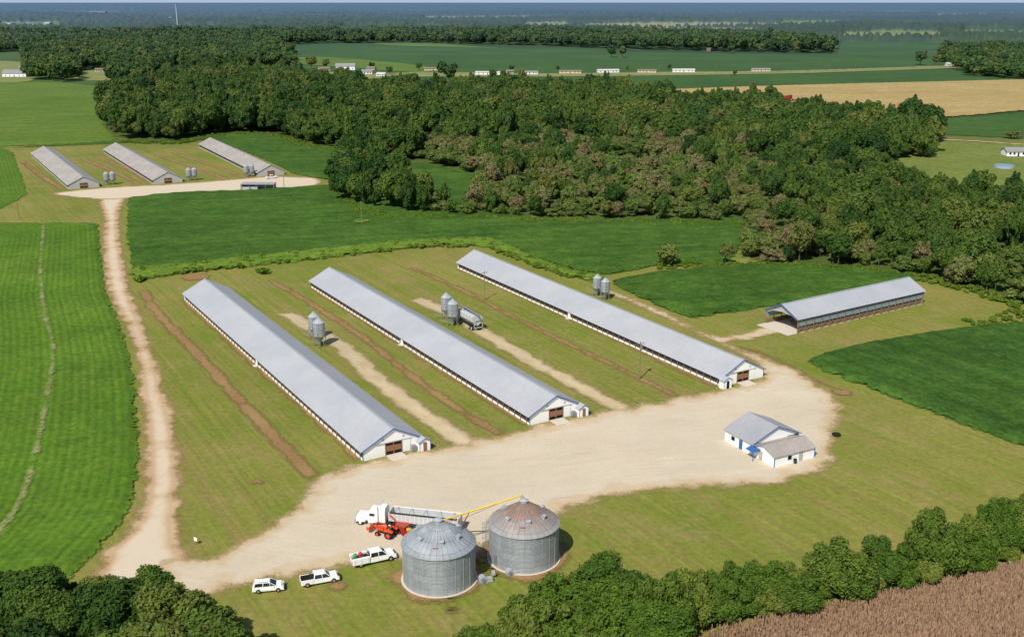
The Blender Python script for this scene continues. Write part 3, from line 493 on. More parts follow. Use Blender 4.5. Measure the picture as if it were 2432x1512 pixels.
def house(Fp,Bp,W,name,label,near=True,ante=0,roof=None,zw=2.15,zr=5.6,group=None,wallm=None,Lf=None):
    F0=Vector(G(*Fp)); B0=Vector(G(*Bp)); d=(B0-F0); L=Lf or d.length; d.normalize(); r=Vector((d.y,-d.x)); c=F0+r*W/2
    e=empty(name,(c.x,c.y),math.atan2(-d.x,d.y),label,'poultry house',group); hw=W/2; wm=wallm or white
    ov=.45; sl=(zr-zw)/hw; ze=zw-ov*sl*.6
    MB().prism([(-hw-ov,ze),(0,zr),(hw+ov,ze),(hw+ov,ze-.12),(0,zr-.14),(-hw-ov,ze-.12)],-.3,L+.5).build('roof',roof or roofN,e)
    MB().box(-.25,.25,-.35,L+.55,zr-.07,zr+.06).build('ridge_cap',galv,e)
    for y0,y1 in((0,.15),(L-.15,L)): MB().prism([(-hw,0),(hw,0),(hw,zw-.15),(0,zr-.3),(-hw,zw-.15)],y0,y1).build('gable_wall',wm,e)
    for s in(-1,1):
        m=MB(); m.box(min(s*hw,s*(hw-.12)),max(s*hw,s*(hw-.12)),.16,L-.16,0,.5); m.box(min(s*hw,s*(hw-.12)),max(s*hw,s*(hw-.12)),.16,L-.16,1.65,zw-.15); m.build('side_wall',wm if near else greyw,e)
        MB().box(min(s*(hw-.2),s*(hw-.3)),max(s*(hw-.2),s*(hw-.3)),.2,L-.2,.5,1.65).build('curtain',curt,e)
    if near:
        pm=MB().box(-.08,.08,-.08,.08,0,zw-.25).build('post',wood,e); pm.location=(-hw-.06,1.2,0)
        k=1
        while 1.2+k*2.44<L: q=pm.copy(); COL.objects.link(q); q.location=(-hw-.06,1.2+k*2.44,0); k+=1
        t=MB()
        for s in(-1,1): t.bar((s*(hw+ov),-.36,ze-.05),(0,-.36,zr-.05),.08,.2); t.box(s*hw-.07,s*hw+.07,-.06,-.004,0,zw-.2)
        t.build('trim',blue,e)
        MB().box(-hw-.16,-hw-.02,L*.48,L*.48+1.1,0,2.0).build('side_door',white,e)
        MB().box(-hw-1.0,-hw-.2,L*.48-.2,L*.48+1.3,0,.2).build('step',conc,e)
        MB().prismx([(-3.2,.14),(-.16,.2),(-.16,0),(-3.2,0)],-1.7,1.7).build('ramp',conc,e)
    dz=2.75 if near else 2.6
    dr=MB().box(-1.75,1.75,-.05,-.003,.1,dz).build('door',dark,e)  # dark panel painted for the unlit interior behind frame and slats
    fr=MB()
    for q in(-1.75,0,1.75): fr.box(q-.09,q+.09,-.14,-.052,.1,dz)
    for z in(.1,.9,dz-.16): fr.box(-1.64,-.11,-.12,-.052,z,z+.14).box(.11,1.64,-.12,-.052,z,z+.14)
    fr.build('door_frame',doorb,dr)
    MB().box(-1.62,-.12,-.09,-.055,1.06,2.1).box(.12,1.62,-.09,-.055,1.06,2.0).build('door_panel',doorb,dr)
    if near:
        MB().box(1.95,3.6,-.1,-.003,.1,dz).build('sliding_door',white,e)
        MB().box(-3.9,3.9,-.2,-.1,dz+.02,dz+.12).build('door_rail',greyw,e)
        for q in(-2.2,2.2): MB().box(q-.25,q+.25,-.05,-.003,3.3,3.7).build('vent',greyw,e)
    if ante:
        cx=hw-.6 if ante>0 else -hw+.4; a=MB().prism([(cx-1.2,0),(cx+1.2,0),(cx+1.2,2.1),(cx,2.75),(cx-1.2,2.1)],-1.9,-.22).build('anteroom',white,e)
        MB().prism([(cx-1.45,2.05),(cx,2.88),(cx+1.45,2.05),(cx+1.45,1.96),(cx,2.76),(cx-1.45,1.96)],-2.1,-.40).build('anteroom_roof',roofN,a)
        MB().bar((cx-1.45,-2.13,2.02),(cx,-2.13,2.82),.05,.12).bar((cx+1.45,-2.13,2.02),(cx,-2.13,2.82),.05,.12).box(cx-1.24,cx-1.14,-1.95,-1.905,0,2.0).box(cx+1.14,cx+1.24,-1.95,-1.905,0,2.0).build('anteroom_trim',blue,a)
        MB().box(cx-.38,cx+.38,-1.96,-1.904,.05,1.95).build('anteroom_door',doorb if ante>0 else dark,a)
        MB().box(cx-2.3,cx-1.5,-1.2,-.3,.2,1.3).build('cooling_unit',galvd,e) if ante>0 else None
    return e
house((862,1095),(438,712),13.2,'poultry_house','long metal roofed poultry house, the leftmost of the near three',ante=1)
house((1258,1010),(738,682),13.2,'poultry_house','long metal roofed poultry house in the middle of the near three',ante=1)
house((1712,918),(1087,637),13.2,'poultry_house','long metal roofed poultry house, the rightmost and farthest of the near three',ante=-1)
house((163,450),(75,372),14,'poultry_house','weathered brown grey roofed distant poultry house, leftmost of the far three',False,roof=roofR,wallm=greyw)
house((365,438),(247,363),14,'poultry_house','weathered grey roofed distant poultry house, middle of the far three',False,roof=roofR,wallm=greyw)
house((612,420),(473,350),14,'poultry_house','weathered grey roofed distant poultry house, rightmost of the far three',False,roof=roofR,wallm=greyw)
soil2=plain('litter',(.22,.15,.08),.95,.05,var=.3,scale=2)
def shed():
    A=Vector(G(1893,792)); Bk=Vector(G(2190,722)); d=(Bk-A); L=d.length; d.normalize(); W=11.5; n=Vector((-d.y,d.x)); c=A+n*W/2
    e=empty('litter_shed',(c.x,c.y),math.atan2(-d.x,d.y),'long open ended metal roofed litter shed standing alone at the right','shed'); hw=W/2; zw,zr=4.2,7.0
    MB().prism([(-hw-.5,zw-.15),(0,zr),(hw+.5,zw-.15),(hw+.5,zw-.28),(0,zr-.14),(-hw-.5,zw-.28)],-.6,L+.6).build('roof',roofN,e)
    MB().box(-.25,.25,-.65,L+.65,zr-.07,zr+.06).build('ridge_cap',galv,e)
    sid=plain('blue_grey_siding',(.25,.31,.37),.6)
    for s in(-1,1):
        m=MB(); a,b_=min(s*hw,s*(hw-.1)),max(s*hw,s*(hw-.1)); m.box(a,b_,0,L,1.9,3.4); m.build('siding',sid,e)
        MB().box(min(s*(hw-.15),s*(hw-.3)),max(s*(hw-.15),s*(hw-.3)),0.2,L,0,1.3).build('push_wall',wood,e)
    n_=int(L/3.05)
    for s in(1,-1):
        for k in range(n_+1):
            y=.1+k*(L-.2)/n_; m=MB().box(s*(hw+.12)-.1,s*(hw+.12)+.1,y-.1,y+.1,0,zw-.1)
            if s>0 and k<n_: m.bar((s*(hw+.12),y,.1),(s*(hw+.12),y+1.5,1.8),.09)
            m.build('post',wood,e)
    MB().prism([(-hw,3.3),(-hw,zw-.3),(0,zr-.3),(hw,zw-.3),(hw,3.3),(hw-2.4,4.3),(0,4.7),(-hw+2.4,4.3)],0,.12).build('gable_panel',greyw,e)
    MB().prism([(-hw,0),(hw,0),(hw,zw-.3),(0,zr-.3),(-hw,zw-.3)],L-.15,L-.05).build('end_wall',sid,e)
    MB().bar((-hw-.5,-.66,zw-.2),(0,-.66,zr-.05),.08,.22).bar((hw+.5,-.66,zw-.2),(0,-.66,zr-.05),.08,.22).build('trim',blue,e)
    m=MB()
    for k in range(9): m.bar((-hw+.2,2+k*(L-4)/8,zw-.35),(hw-.2,2+k*(L-4)/8,zw-.35),.1,.2)
    m.build('truss',wood,e)
    MB().box(-hw,hw,-3.5,L,.02,.13).build('floor_slab',conc,e)
    v=MB(); v.lathe([(3.6,0),(3.0,.7),(1.8,1.5),(.6,1.9),(0.01,2.0)],14,(0,0,0)); q=v.build('litter_heap',soil2); p_=Vector((c.x,c.y))+d*9; q.location=(p_.x,p_.y,.13); tag(q,'brown heap of litter lying inside the open shed','heap')
shed()
def gab(root,W,L,zw,zr,rm,wm,ov=.35,tr=blue):
    hw=W/2; MB().prism([(-hw,0),(hw,0),(hw,zw-.12),(0,zr-.2),(-hw,zw-.12)],0,L).build('wall',wm,root)
    sl=(zr-zw)/hw; ze=zw-ov*sl
    MB().prism([(-hw-ov,ze),(0,zr),(hw+ov,ze),(hw+ov,ze-.1),(0,zr-.12),(-hw-ov,ze-.1)],-ov,L+ov).build('roof',rm,root)
    if tr: MB().bar((-hw-ov,-ov-.05,ze-.03),(0,-ov-.05,zr-.05),.06,.16).bar((hw+ov,-ov-.05,ze-.03),(0,-ov-.05,zr-.05),.06,.16).build('trim',tr,root)
RZ=math.atan2(-HD[0],HD[1]); rzo=RZ-.05; ro=Vector((math.cos(rzo),math.sin(rzo)))
a=Vector(G(1786,1082)); c=a+ro*6.0; e=empty('workshop_building',(c.x,c.y),rzo,'larger white workshop with grey gable roof behind the low annex in the yard','building')
gab(e,12,8.5,2.7,5.2,roofO,white)
MB().box(2.9,5.7,-.06,-.003,.1,2.5).build('carport_shade_panel',dark,e); MB().box(5.75,5.95,-.9,-.7,0,2.5).box(2.8,3.0,-.9,-.7,0,2.5).build('carport_post',white,e)  # flat dark panel on the wall, colour stands for the shaded carport inside
MB().box(-6.06,-6.003,3,4,.1,2.1).build('door',blue,e); MB().box(-6.06,-6.003,5.4,6.4,1.1,1.9).build('window',dark,e)
MB().bar((-6.05,-.03,0),(-6.05,-.03,2.5),.12).build('corner_trim',blue,e)
a=Vector(G(1838,1111)); dO=Vector((-ro.y,ro.x)); c=a+dO*3.2
e=empty('annex_building',(c.x,c.y),rzo-math.pi/2,'low white annex with weathered brownish roof in front of the workshop','building')
gab(e,6.4,10.2,2.4,3.5,roofO2,white,.3,None)
MB().box(3.203,3.26,3.4,4.3,1.0,1.8).build('window',dark,e); MB().box(3.203,3.26,6.2,7.2,.1,2.1).build('door',greyw,e)
MB().box(-1.2,-.2,-.06,-.003,.1,2.1).build('door',greyw,e); MB().bar((3.25,-.03,0),(3.25,-.03,2.25),.12).bar((3.25,10.23,0),(3.25,10.23,2.25),.12).build('corner_trim',blue,e)
aw=Vector(G(1785,1084))-dO*1.0-ro*.3; o=MB().prism([(-1.3,2.1),(0,2.5),(1.3,2.1),(1.3,2.0),(-1.3,2.0)],-1.1,1.1).bar((-1.2,-1,0),(-1.2,-1,2),.08).bar((1.2,-1,0),(1.2,-1,2),.08).build('awning',blue); o.location=(aw.x,aw.y,0)
o.rotation_euler=(0,0,rzo); tag(o,'small blue canopy between workshop and annex','awning')
gx,gy=G(1888,1101); e=empty('trash_bin',(gx,gy),0,'dark blue trash bin by the annex wall','bin'); MB().lathe([(.01,0),(.28,0),(.34,.95)],14).build('bin_body',plain('bin_blue',(.02,.05,.12)),e); MB().lathe([(.37,.95),(.37,1.02),(.01,1.1)],14).build('lid',dark,e)
# ---------------------------------------------------------------- bins
def corr(name,c1,c2,k=9.0,rust=0,metal=.2):
    b=NB(name); o=b.obj(); s_=b.n('ShaderNodeSeparateXYZ'); b.set(s_.inputs[0],o); z=s_.outputs[2]
    w_=b.math('SINE',b.math('MULTIPLY',z,k*6.283)); n=b.noise(.6,b.vm('MULTIPLY',o,(1,1,.6)),5,.7); n2=b.noise(3,b.vm('MULTIPLY',o,(1,1,.1)),3,.6)
    fr=b.math('LESS_THAN',b.math('FRACT',b.math('MULTIPLY',z,1/1.12)),.06)
    at=b.math('ARCTAN2',s_.outputs[1],s_.outputs[0])
    vs=b.n('ShaderNodeTexWhiteNoise',noise_dimensions='2D'); b.set(vs.inputs['Vector'],b.comb(b.math('FLOOR',b.math('MULTIPLY',at,2.2)),b.math('FLOOR',b.math('MULTIPLY',z,1/1.12))))
    c=b.mix(b.rng(n,.3,.7),c1,c2); c=b.mul(c,b.rng(vs.outputs[0],0,1,.84,1.08))
    c=b.mix(b.rng(n2,.45,.75,0,.35),c,(.18,.185,.19)); c=b.mix(b.math('MULTIPLY',fr,.5),c,(.14,.14,.15))
    if rust:
        q=b.noise(1.0,b.comb(b.math('MULTIPLY',at,2.5),b.math('MULTIPLY',z,.35)),5,.7); f=b.math('MULTIPLY',b.rng(q,.28,.5),b.rng(z,6.3,8.6)); c=b.mix(b.math('MULTIPLY',f,.85),c,(.27,.165,.12))
    else: c=b.mix(b.rng(w_,-1,1,.25,0),c,(.12,.12,.13))
    return b.fin(b.haze(c),.42,.5,metal,b.bump(w_,.6,.03))
cor=corr('corrugated_bin',(.35,.39,.44),(.45,.49,.54),4.5); corR=corr('bin_roof_rusty',(.35,.34,.35),(.45,.44,.44),.6,1); corR0=corr('bin_roof',(.35,.39,.44),(.45,.49,.54),.6); corF=corr('feed_bin_steel',(.38,.42,.46),(.48,.52,.56),4)
red=plain('red_paint',(.35,.02,.02),.5); yel=plain('yellow_paint',(.70,.48,.05),.55)
def grain_bin(x,y,label,rm,lad):
    e=empty('grain_bin',(x,y,.1),0,label,'grain bin'); R=5.6; ze=6.3; zt=9.9
    MB().lathe([(R+.35,-.1),(R+.35,.12),(.01,.12)],48).build('foundation',conc,e)
    MB().lathe([(R,.12),(R,ze)],72).build('wall',cor,e,True)
    m=MB()
    for k in range(24):
        t=k*math.pi/12; m.bar((R*1.006*math.cos(t),R*1.006*math.sin(t),.12),(R*1.006*math.cos(t),R*1.006*math.sin(t),ze),.05)
    m.build('stiffener',galv,e)
    MB().lathe([(R+.22,ze-.1),(R+.22,ze),(.55,zt-.15)],36).build('roof',rm,e)
    m=MB()
    for k in range(36):
        t=(k)*math.pi/18; m.bar(((R+.2)*math.cos(t),(R+.2)*math.sin(t),ze+.05),(.6*math.cos(t),.6*math.sin(t),zt-.12),.05,.09)
    m.build('roof_rib',rm,e)
    MB().lathe([(.62,zt-.2),(.62,zt+.15),(.75,zt+.18),(.3,zt+.42),(.01,zt+.45)],20).build('peak_cap',galv,e)
    for t in (.5,1.6,2.7,3.9,4.9,5.8):
        q=.62; r=R*q; z=ze+(zt-ze)*(1-q); v=MB().box(-.3,.3,-.3,.3,-.1,.5).prism([(-.4,.5),(0,.68),(.4,.5)],-.4,.4).build('roof_vent',galv,e); v.location=(r*math.cos(t),r*math.sin(t),z); v.rotation_euler=(0,0,t)
    t=-math.pi/2; r=R*.60; h=MB().box(-.42,.42,-.4,.4,-.2,.25).build('roof_hatch',galv,e); h.location=(r*math.cos(t)-.3,r*math.sin(t),ze+(zt-ze)*.40)
    rr_=MB().box(-.4,.4,-.08,.08,.0,.1).build('roof_badge',red,e); rr_.location=(-.15,-R*.74,ze+(zt-ze)*.27+.08)
    d=MB().box(-.4,.4,-.1,.1,0,1.6).build('access_door',galvd,e); t=lad+.5; d.location=((R+.05)*math.cos(t),(R+.05)*math.sin(t),.7); d.rotation_euler=(0,0,t+math.pi/2)
    m=MB()
    for s in(-.25,.25): m.bar((R+.35,s,.3),(R+.35,s,ze+.9),.06)
    for k in range(20): m.bar((R+.35,-.25,.5+k*.32),(R+.35,.25,.5+k*.32),.04)
    for k in range(6):
        z=2.2+k*.85
        for j in range(8):
            a0=-math.pi/2+j*math.pi/8; a1=a0+math.pi/8; m.bar((R+.35+.7*math.cos(a0),.4*math.sin(a0),z),(R+.35+.7*math.cos(a1),.4*math.sin(a1),z),.05)
    for j in(1,4,7):
        a0=-math.pi/2+j*math.pi/8; m.bar((R+.35+.7*math.cos(a0),.4*math.sin(a0),2.2),(R+.35+.7*math.cos(a0),.4*math.sin(a0),6.5),.04)
    q=m.build('ladder',galvd,e); q.rotation_euler=(0,0,lad)
    return e
B1=(-11.3,145.3); B2=(1.9,151.8)
grain_bin(*B1,'corrugated steel grain bin with clean grey roof, the nearer left one',corR0,math.radians(60))
grain_bin(*B2,'corrugated steel grain bin with rust stained roof, the farther right one',corR,math.radians(188))
def feed_bin(px,py,label,s=1.0,far=False):
    x,y=G(px,py); e=empty('feed_bin',(x,y,.05),random.uniform(-.2,.2),label,'feed bin'); e.scale=(s,s,s)
    R=1.38
    MB().lathe([(.25,1.0),(R,2.6)],24).build('hopper',corF,e,True)
    MB().lathe([(R,2.6),(R,5.9)],24).build('tank',corF,e,True)
    MB().lathe([(R+.06,5.88),(.35,6.9),(.35,7.05),(.01,7.12)],24).build('roof',galv,e)
    MB().lathe([(R+.05,2.55),(R+.05,2.68)],24).lathe([(R+.04,4.2),(R+.04,4.3)],24).build('band',galvd,e)
    for k in range(4 if far else 6):
        t=k*2*math.pi/(4 if far else 6)+.4; MB().bar(((R+.05)*math.cos(t),(R+.05)*math.sin(t),0),((R+.05)*math.cos(t),(R+.05)*math.sin(t),3.4),.13).build('leg',galvd,e)
    MB().cyl((0,0,.5),(0,0,1.05),.28,.28,12).cyl((0,0,.6),(-3.4,0,1.3),.09,.09,8).build('auger_boot',galvd,e)
    m=MB()
    for s_ in(-.2,.2): m.bar((s_,-R-.12,.4),(s_,-R-.12,6.0),.04); m.bar((s_,-R-.12,6.0),(s_*.8,-.4,7.0),.04)
    for k in range(16): m.bar((-.2,-R-.12,.6+k*.35),(.2,-R-.12,.6+k*.35),.03)
    m.build('ladder',galvd,e)
for px_1,py_1,lb,s_1 in((748,804,'grey feed bin, rear one of the pair beside the leftmost poultry house',1.05),(760,822,'grey feed bin, front one of the pair beside the leftmost poultry house',1.1),
    (1061,757,'grey feed bin, rear one of the pair beside the middle poultry house',1.08),(1076,773,'grey feed bin, front one of the pair beside the middle poultry house',1.08),
    (1418,702,'grey feed bin, left one of the pair behind the right poultry house',.95),(1437,711,'grey feed bin, right one of the pair behind the right poultry house',.95)): feed_bin(px_1,py_1,lb,s_1)
for px_1,py_1,lb in((254,439,'left small feed bin beside the distant leftmost poultry house'),(269,438,'right small feed bin beside the distant leftmost poultry house'),(449,429,'left small feed bin beside the distant middle poultry house'),(463,428,'right small feed bin beside the distant middle poultry house'),(586,420,'left small feed bin before the distant rightmost poultry house'),(599,419,'right small feed bin before the distant rightmost poultry house')): feed_bin(px_1,py_1,lb,.92,True)
# auger
ax,ay=G(968,1272); a0=Vector((ax,ay,.9)); a1=Vector((B2[0]-.3,B2[1]+.1,11.0)); rel=a1-a0; e=empty('grain_auger',(ax,ay),0,'long yellow portable grain auger reaching the top of the farther bin','auger')
k0=Vector((0,0,.9)); k1=k0+rel; MB().cyl(k0,k1,.145,.145,14).build('tube',yel,e,True)
mid=k0+rel*.55; m=MB()
pd=Vector((rel.y,-rel.x,0)).normalized()
for s in(-1.2,1.2): m.bar(mid-Vector((0,0,.2)),Vector((mid.x*.75,mid.y*.75,.6))+pd*s,.1); m.bar(k0+rel*.25,Vector((mid.x*.75,mid.y*.75,.6))+pd*s,.08)
m.bar(k0+rel*.2+Vector((0,0,-.1)),k0+rel*.5+Vector((0,0,-.9)),.06); m.bar(k0+rel*.5+Vector((0,0,-.9)),k0+rel*.85,.06)
m.build('undercarriage',plain('rust_frame',(.30,.10,.04),.7),e)
tyre=plain('tyre',(.02,.02,.02),.85,.1); rimw=plain('rim_white',(.7,.7,.7),.4)
orange=plain('orange_paint',(.70,.07,.015),.5,.4)
def wheel(root,x,y,r,wd,rim=None,n=20,z=None):
    z=r if z is None else z; s=1 if y>0 else -1
    w_=MB().cyl((x,y-wd/2,z),(x,y+wd/2,z),r,r,n).build('wheel',tyre,root,False,min(.05,r*.1)); MB().cyl((x,y+s*wd/2,z),(x,y+s*(wd/2+.02),z),r*.5,r*.47,n).build('rim',rim or rimw,w_); return w_
for s in(-1.2,1.2):
    q=Vector((mid.x*.75,mid.y*.75,0))+pd*s; MB().cyl((q.x-.1,q.y,.4),(q.x+.1,q.y,.4),.4,.4,16).build('wheel',tyre,e)
MB().frus(-.9,.9,-1.1,1.1,.5,.7,.35,.9).build('intake_hopper',red,e); MB().cyl(k1-Vector((.1,0,.2)),k1+Vector((.25,0,-.7)),.28,.22,12).build('spout',galv,e)
# red conveyor machine between tractor and auger
gx,gy=G(956,1264); e=empty('grain_conveyor',(gx,gy,.03),2.6,'red and rusty grain conveyor machine between the orange tractor and the nearer bin','conveyor')
rst=plain('rusty_red',(.38,.07,.04),.7,var=.35,scale=4)
MB().frus(-.7,.7,-1.1,1.1,.55,.9,.6,1.6).build('hopper',rst,e); MB().cyl((-.3,0,.7),(2.6,0,2.6),.16,.16,12).build('tube',rst,e); MB().box(-1.9,1.2,-.5,-.4,.45,.58).box(-1.9,1.2,.4,.5,.45,.58).bar((-1.9,0,.5),(-2.9,0,.45),.12).build('frame',galvd,e)
MB().box(-1.7,-1.0,-.3,.3,.6,1.15).build('engine',yel,e,False,.04); MB().cyl((-1.35,.1,1.15),(-1.35,.1,1.6),.05,.05,8).build('exhaust_pipe',galvd,e)
for s in(-1,1): wheel(e,.1,s*.8,.36,.22,rst)
for x,y,lb,s in((1146,1384,'grey aeration fan with round housing at the base of the nearer bin',1.0),(1210,1366,'grey aeration fan at the base of the farther bin',.85)):
    gx,gy=G(x,y); e=empty('aeration_fan',(gx,gy,.05),.3,lb,'fan'); e.scale=(s,s,s)
    MB().cyl((0,-.45,.75),(0,.45,.75),.62,.62,20).build('housing',galv,e,False,.04); MB().cyl((0,-.6,.75),(0,-.45,.75),.35,.35,14).build('motor',galvd,e)
    MB().frus(.3,1.7,.3,1.5,.35,.35,.1,.8).build('duct',galv,e); MB().box(-.7,.7,-.5,.5,0,.14).build('base',galvd,e)
for x,y,lb in((1172,1372,'small grey electrical box on a post between the bins'),):
    gx,gy=G(x,y); e=empty('electrical_box',(gx,gy),0,lb,'electrical box'); MB().box(-.06,.06,-.06,.06,0,1.4).build('post',wood,e); MB().box(-.3,.3,-.2,-.06,.6,1.45).build('cabinet',galv,e,False,.02)
# ---------------------------------------------------------------- vehicles
carw=plain('white_paint',(.84,.84,.84),.25,.6,var=.03); glass=plain('dark_glass',(.015,.018,.022),.08,.8,var=.05); blk=plain('black_plastic',(.02,.02,.02),.6); lampc=plain('lamp_clear',(.75,.75,.7),.2); lampr=plain('lamp_red',(.4,.02,.02),.3); chrome=plain('chrome',(.6,.6,.6),.2,.7,.7)
def heading(a,b):
    a=G(*a); b=G(*b); return math.atan2(b[1]-a[1],b[0]-a[0])
def lights(e,xf,xr,y,z):
    for s in(-1,1): MB().box(xf-.06,xf+.02,s*y-.16,s*y+.16,z-.1,z+.1).build('headlight',lampc,e); MB().box(xr-.02,xr+.05,s*y-.1,s*y+.1,z-.1,z+.22).build('tail_light',lampr,e)
def suv(px,py,rz,label):
    x,y=G(px,py); e=empty('parked_car',(x,y,.02),rz,label,'car')
    MB().frus(-2.42,2.42,-2.38,2.3,.93,.95,.32,.72).frus(-2.38,2.3,-2.28,1.95,.95,.86,.72,1.08).build('body',carw,e,False,.07)
    MB().frus(-2.2,1.25,-1.95,.25,.86,.68,1.06,1.62).build('windows',glass,e,False,.04)
    MB().frus(-2.0,.35,-1.85,.15,.71,.62,1.58,1.70).build('roof',carw,e,False,.04)
    m=MB()
    for s in(-1,1):
        m.bar((-2.12,s*.85,1.08),(-1.9,s*.68,1.62),.16,.1); m.bar((-.75,s*.87,1.07),(-.7,s*.69,1.63),.08); m.bar((.35,s*.87,1.07),(.2,s*.69,1.63),.07); m.bar((1.22,s*.85,1.08),(.25,s*.68,1.63),.07)
    m.build('pillar',carw,e)
    MB().box(-1.6,0,-.66,-.62,1.70,1.75).box(-1.6,0,.62,.66,1.70,1.75).build('roof_rail',blk,e)
    MB().box(2.38,2.46,-.7,.7,.35,.55).box(-2.46,-2.4,-.8,.8,.35,.55).build('bumper',blk,e)
    lights(e,2.32,-2.4,.72,.82)
    for s in(-1,1): MB().box(.75,.95,s*.95-.08,s*.95+.08,.98,1.14).build('mirror',carw,e)
    for xx in(-1.45,1.5):
        for s in(-1,1): wheel(e,xx,s*.86,.37,.25,chrome)
suv(638,1400,heading((604,1404),(672,1398)),'white suv parked on the grass, leftmost of the parked vehicles')
def pickup(px,py,rz,label,service=False,name='pickup_truck',black=True):
    x,y=G(px,py); e=empty(name,(x,y,.02),rz,label,'pickup truck' if not service else 'work truck'); L=2.95
    MB().frus(.2,L,.2,L-.12,.97,.95,.42,.82).frus(.2,L-.12,.25,L-.35,.95,.88,.82,1.18).build('body',carw,e,False,.06)
    MB().frus(-1.0,1.6,-.85,.85,.9,.72,1.14,1.78).build('windows',glass,e,False,.04)
    MB().frus(-1.02,.25,-1.0,.25,.97,.93,.42,1.16).build('cab_lower',carw,e,False,.04)
    MB().frus(-.92,.95,-.85,.7,.75,.68,1.74,1.88).build('roof',carw,e,False,.04)
    m=MB()
    for s in(-1,1):
        m.bar((-.98,s*.9,1.15),(-.85,s*.72,1.8),.14,.1); m.bar((.3,s*.91,1.15),(.2,s*.73,1.8),.08); m.bar((1.58,s*.9,1.16),(.85,s*.72,1.8),.08)
    m.build('pillar',carw,e)
    if not service:
        MB().box(-2.9,-1.05,-.8,.8,.62,.7).build('bed_floor',blk,e)
        MB().box(-2.95,-1.05,-.98,-.82,.45,1.25).box(-2.95,-1.05,.82,.98,.45,1.25).build('bed_side',carw,e,False,.04)
        MB().box(-3.0,-2.92,-.9,.9,.55,1.22).build('tailgate',carw,e,False,.02); MB().box(-2.8,-1.2,-.8,-.72,.7,1.24).box(-2.8,-1.2,.72,.8,.7,1.24).build('bed_liner',blk,e)
        MB().box(-1.5,-1.08,-.8,.8,.72,1.32).build('tool_box',blk,e,False,.02)
    else:
        MB().box(-3.5,-1.1,-.7,.7,.8,.9).build('bed_floor',galvd,e)
        MB().box(-3.55,-1.1,-1.08,-.7,.55,1.45).box(-3.55,-1.1,.7,1.08,.55,1.45).build('utility_box',carw,e,False,.03)
        MB().box(-3.6,-3.52,-.9,.9,.6,1.3).build('tailgate',carw,e)
        m=MB()
        for q in(-3.3,-2.3,-1.3): m.box(q,q+.03,-1.1,-1.081,.65,1.4)
        m.build('box_seam',galvd,e)
    MB().box(L-.06,L+.06,-.85,.85,.42,.62).build('bumper',chrome,e); MB().box(L-.1,L-.02,-.5,.5,.65,1.0).build('grille',blk,e)
    lights(e,L-.08,-3.0 if not service else -3.62,.74,.85)
    for xx in(-2.05 if not service else -2.4,2.0):
        for s in(-1,1): wheel(e,xx,s*.86,.41,.28,chrome)
    return e
pickup(760,1382,heading((722,1392),(800,1378)),'white pickup truck with black empty bed parked on the grass')
sv=pickup(892,1332,heading((850,1340),(932,1322)),'white utility bed work truck loaded with green and red gear beside the bin',True,'service_truck'); sv.scale=(1.12,1.1,1.15)
for k,(dx,dy,z,col,kind,lb) in enumerate([(-3.3,.1,1.05,(.05,.30,.05),'tank','green tank standing in the bed of the white work truck'),(-2.4,.25,1.05,(.45,.03,.08),'tank','red tank standing in the bed of the white work truck'),(-1.75,-.25,1.05,(.35,.05,.15),'crate','dark pink crate in the bed behind the truck cab')]):
    c_,s_=math.cos(sv.rotation_euler[2]),math.sin(sv.rotation_euler[2]); e=empty('storage_'+kind,(sv.location.x+dx*c_-dy*s_,sv.location.y+dx*s_+dy*c_,z),sv.rotation_euler[2]+.2*k,lb,kind)
    mt=plain('gear_colour',col,.4)
    if kind=='tank': MB().lathe([(.01,0),(.36,0),(.36,.75),(.26,.95),(.1,1.02)],16).build('tank_body',mt,e,True); MB().cyl((0,0,.98),(0,0,1.12),.09,.09,10).build('valve',chrome,e)
    else: MB().box(-.4,.4,-.35,.35,0,.6).build('crate_body',mt,e,False,.03); MB().box(-.42,.42,-.37,.37,.602,.66).build('lid',blk,e)
pickup(645,424,heading((632,426),(660,423)),'tiny white pickup parked by the distant rightmost poultry house')
def semi(x,y,rz,label):
    e=empty('semi_truck',(x,y,.05),rz,label,'truck')
    MB().box(-6.6,.9,-.45,-.3,.75,1.0).box(-6.6,.9,.3,.45,.75,1.0).build('chassis',blk,e)
    MB().frus(-1.0,1.2,-1.0,1.0,.95,.72,.95,1.95).build('hood',carw,e,False,.1)
    MB().box(-2.9,-1.0,-1.15,1.15,.8,2.3).frus(-2.9,-1.0,-2.9,-1.35,1.15,1.0,2.3,3.0).build('cab',carw,e,False,.07)
    MB().frus(-1.02,-.93,-1.37,-1.3,1.02,.9,2.1,2.85).build('windshield',glass,e)
    MB().box(-2.3,-1.35,-1.17,1.17,1.95,2.45).build('side_window',glass,e)
    MB().box(-4.2,-2.92,-1.18,1.18,.9,3.2).frus(-4.2,-2.92,-4.1,-3.1,1.15,.95,3.2,3.55).build('sleeper',carw,e,False,.08)
    MB().box(1.12,1.25,-.62,.62,.85,1.75).build('grille',chrome,e); MB().box(1.2,1.45,-1.15,1.15,.45,.8).build('bumper',chrome,e,False,.04)
    for s in(-1,1):
        MB().cyl((-2.95,s*1.25,1.0),(-2.95,s*1.25,3.9),.09,.09,10).build('exhaust_stack',chrome,e)
        MB().cyl((-2.6,s*1.15,.8),(-1.2,s*1.15,.8),.33,.33,14).build('fuel_tank',chrome,e)
        MB().frus(-.6,1.2,-.35,.9,.28,.22,.75,1.15,s*1.0).build('fender',carw,e,False,.06)
        MB().box(1.15,1.22,s*.85-.15,s*.85+.15,1.0,1.2).build('headlight',lampc,e)
        wheel(e,.35,s*1.05,.52,.3)
        for xx in(-5.0,-6.3): wheel(e,xx,s*.95,.52,.55)
    MB().box(-6.0,-4.9,-.5,.5,1.02,1.15).build('fifth_wheel',blk,e)
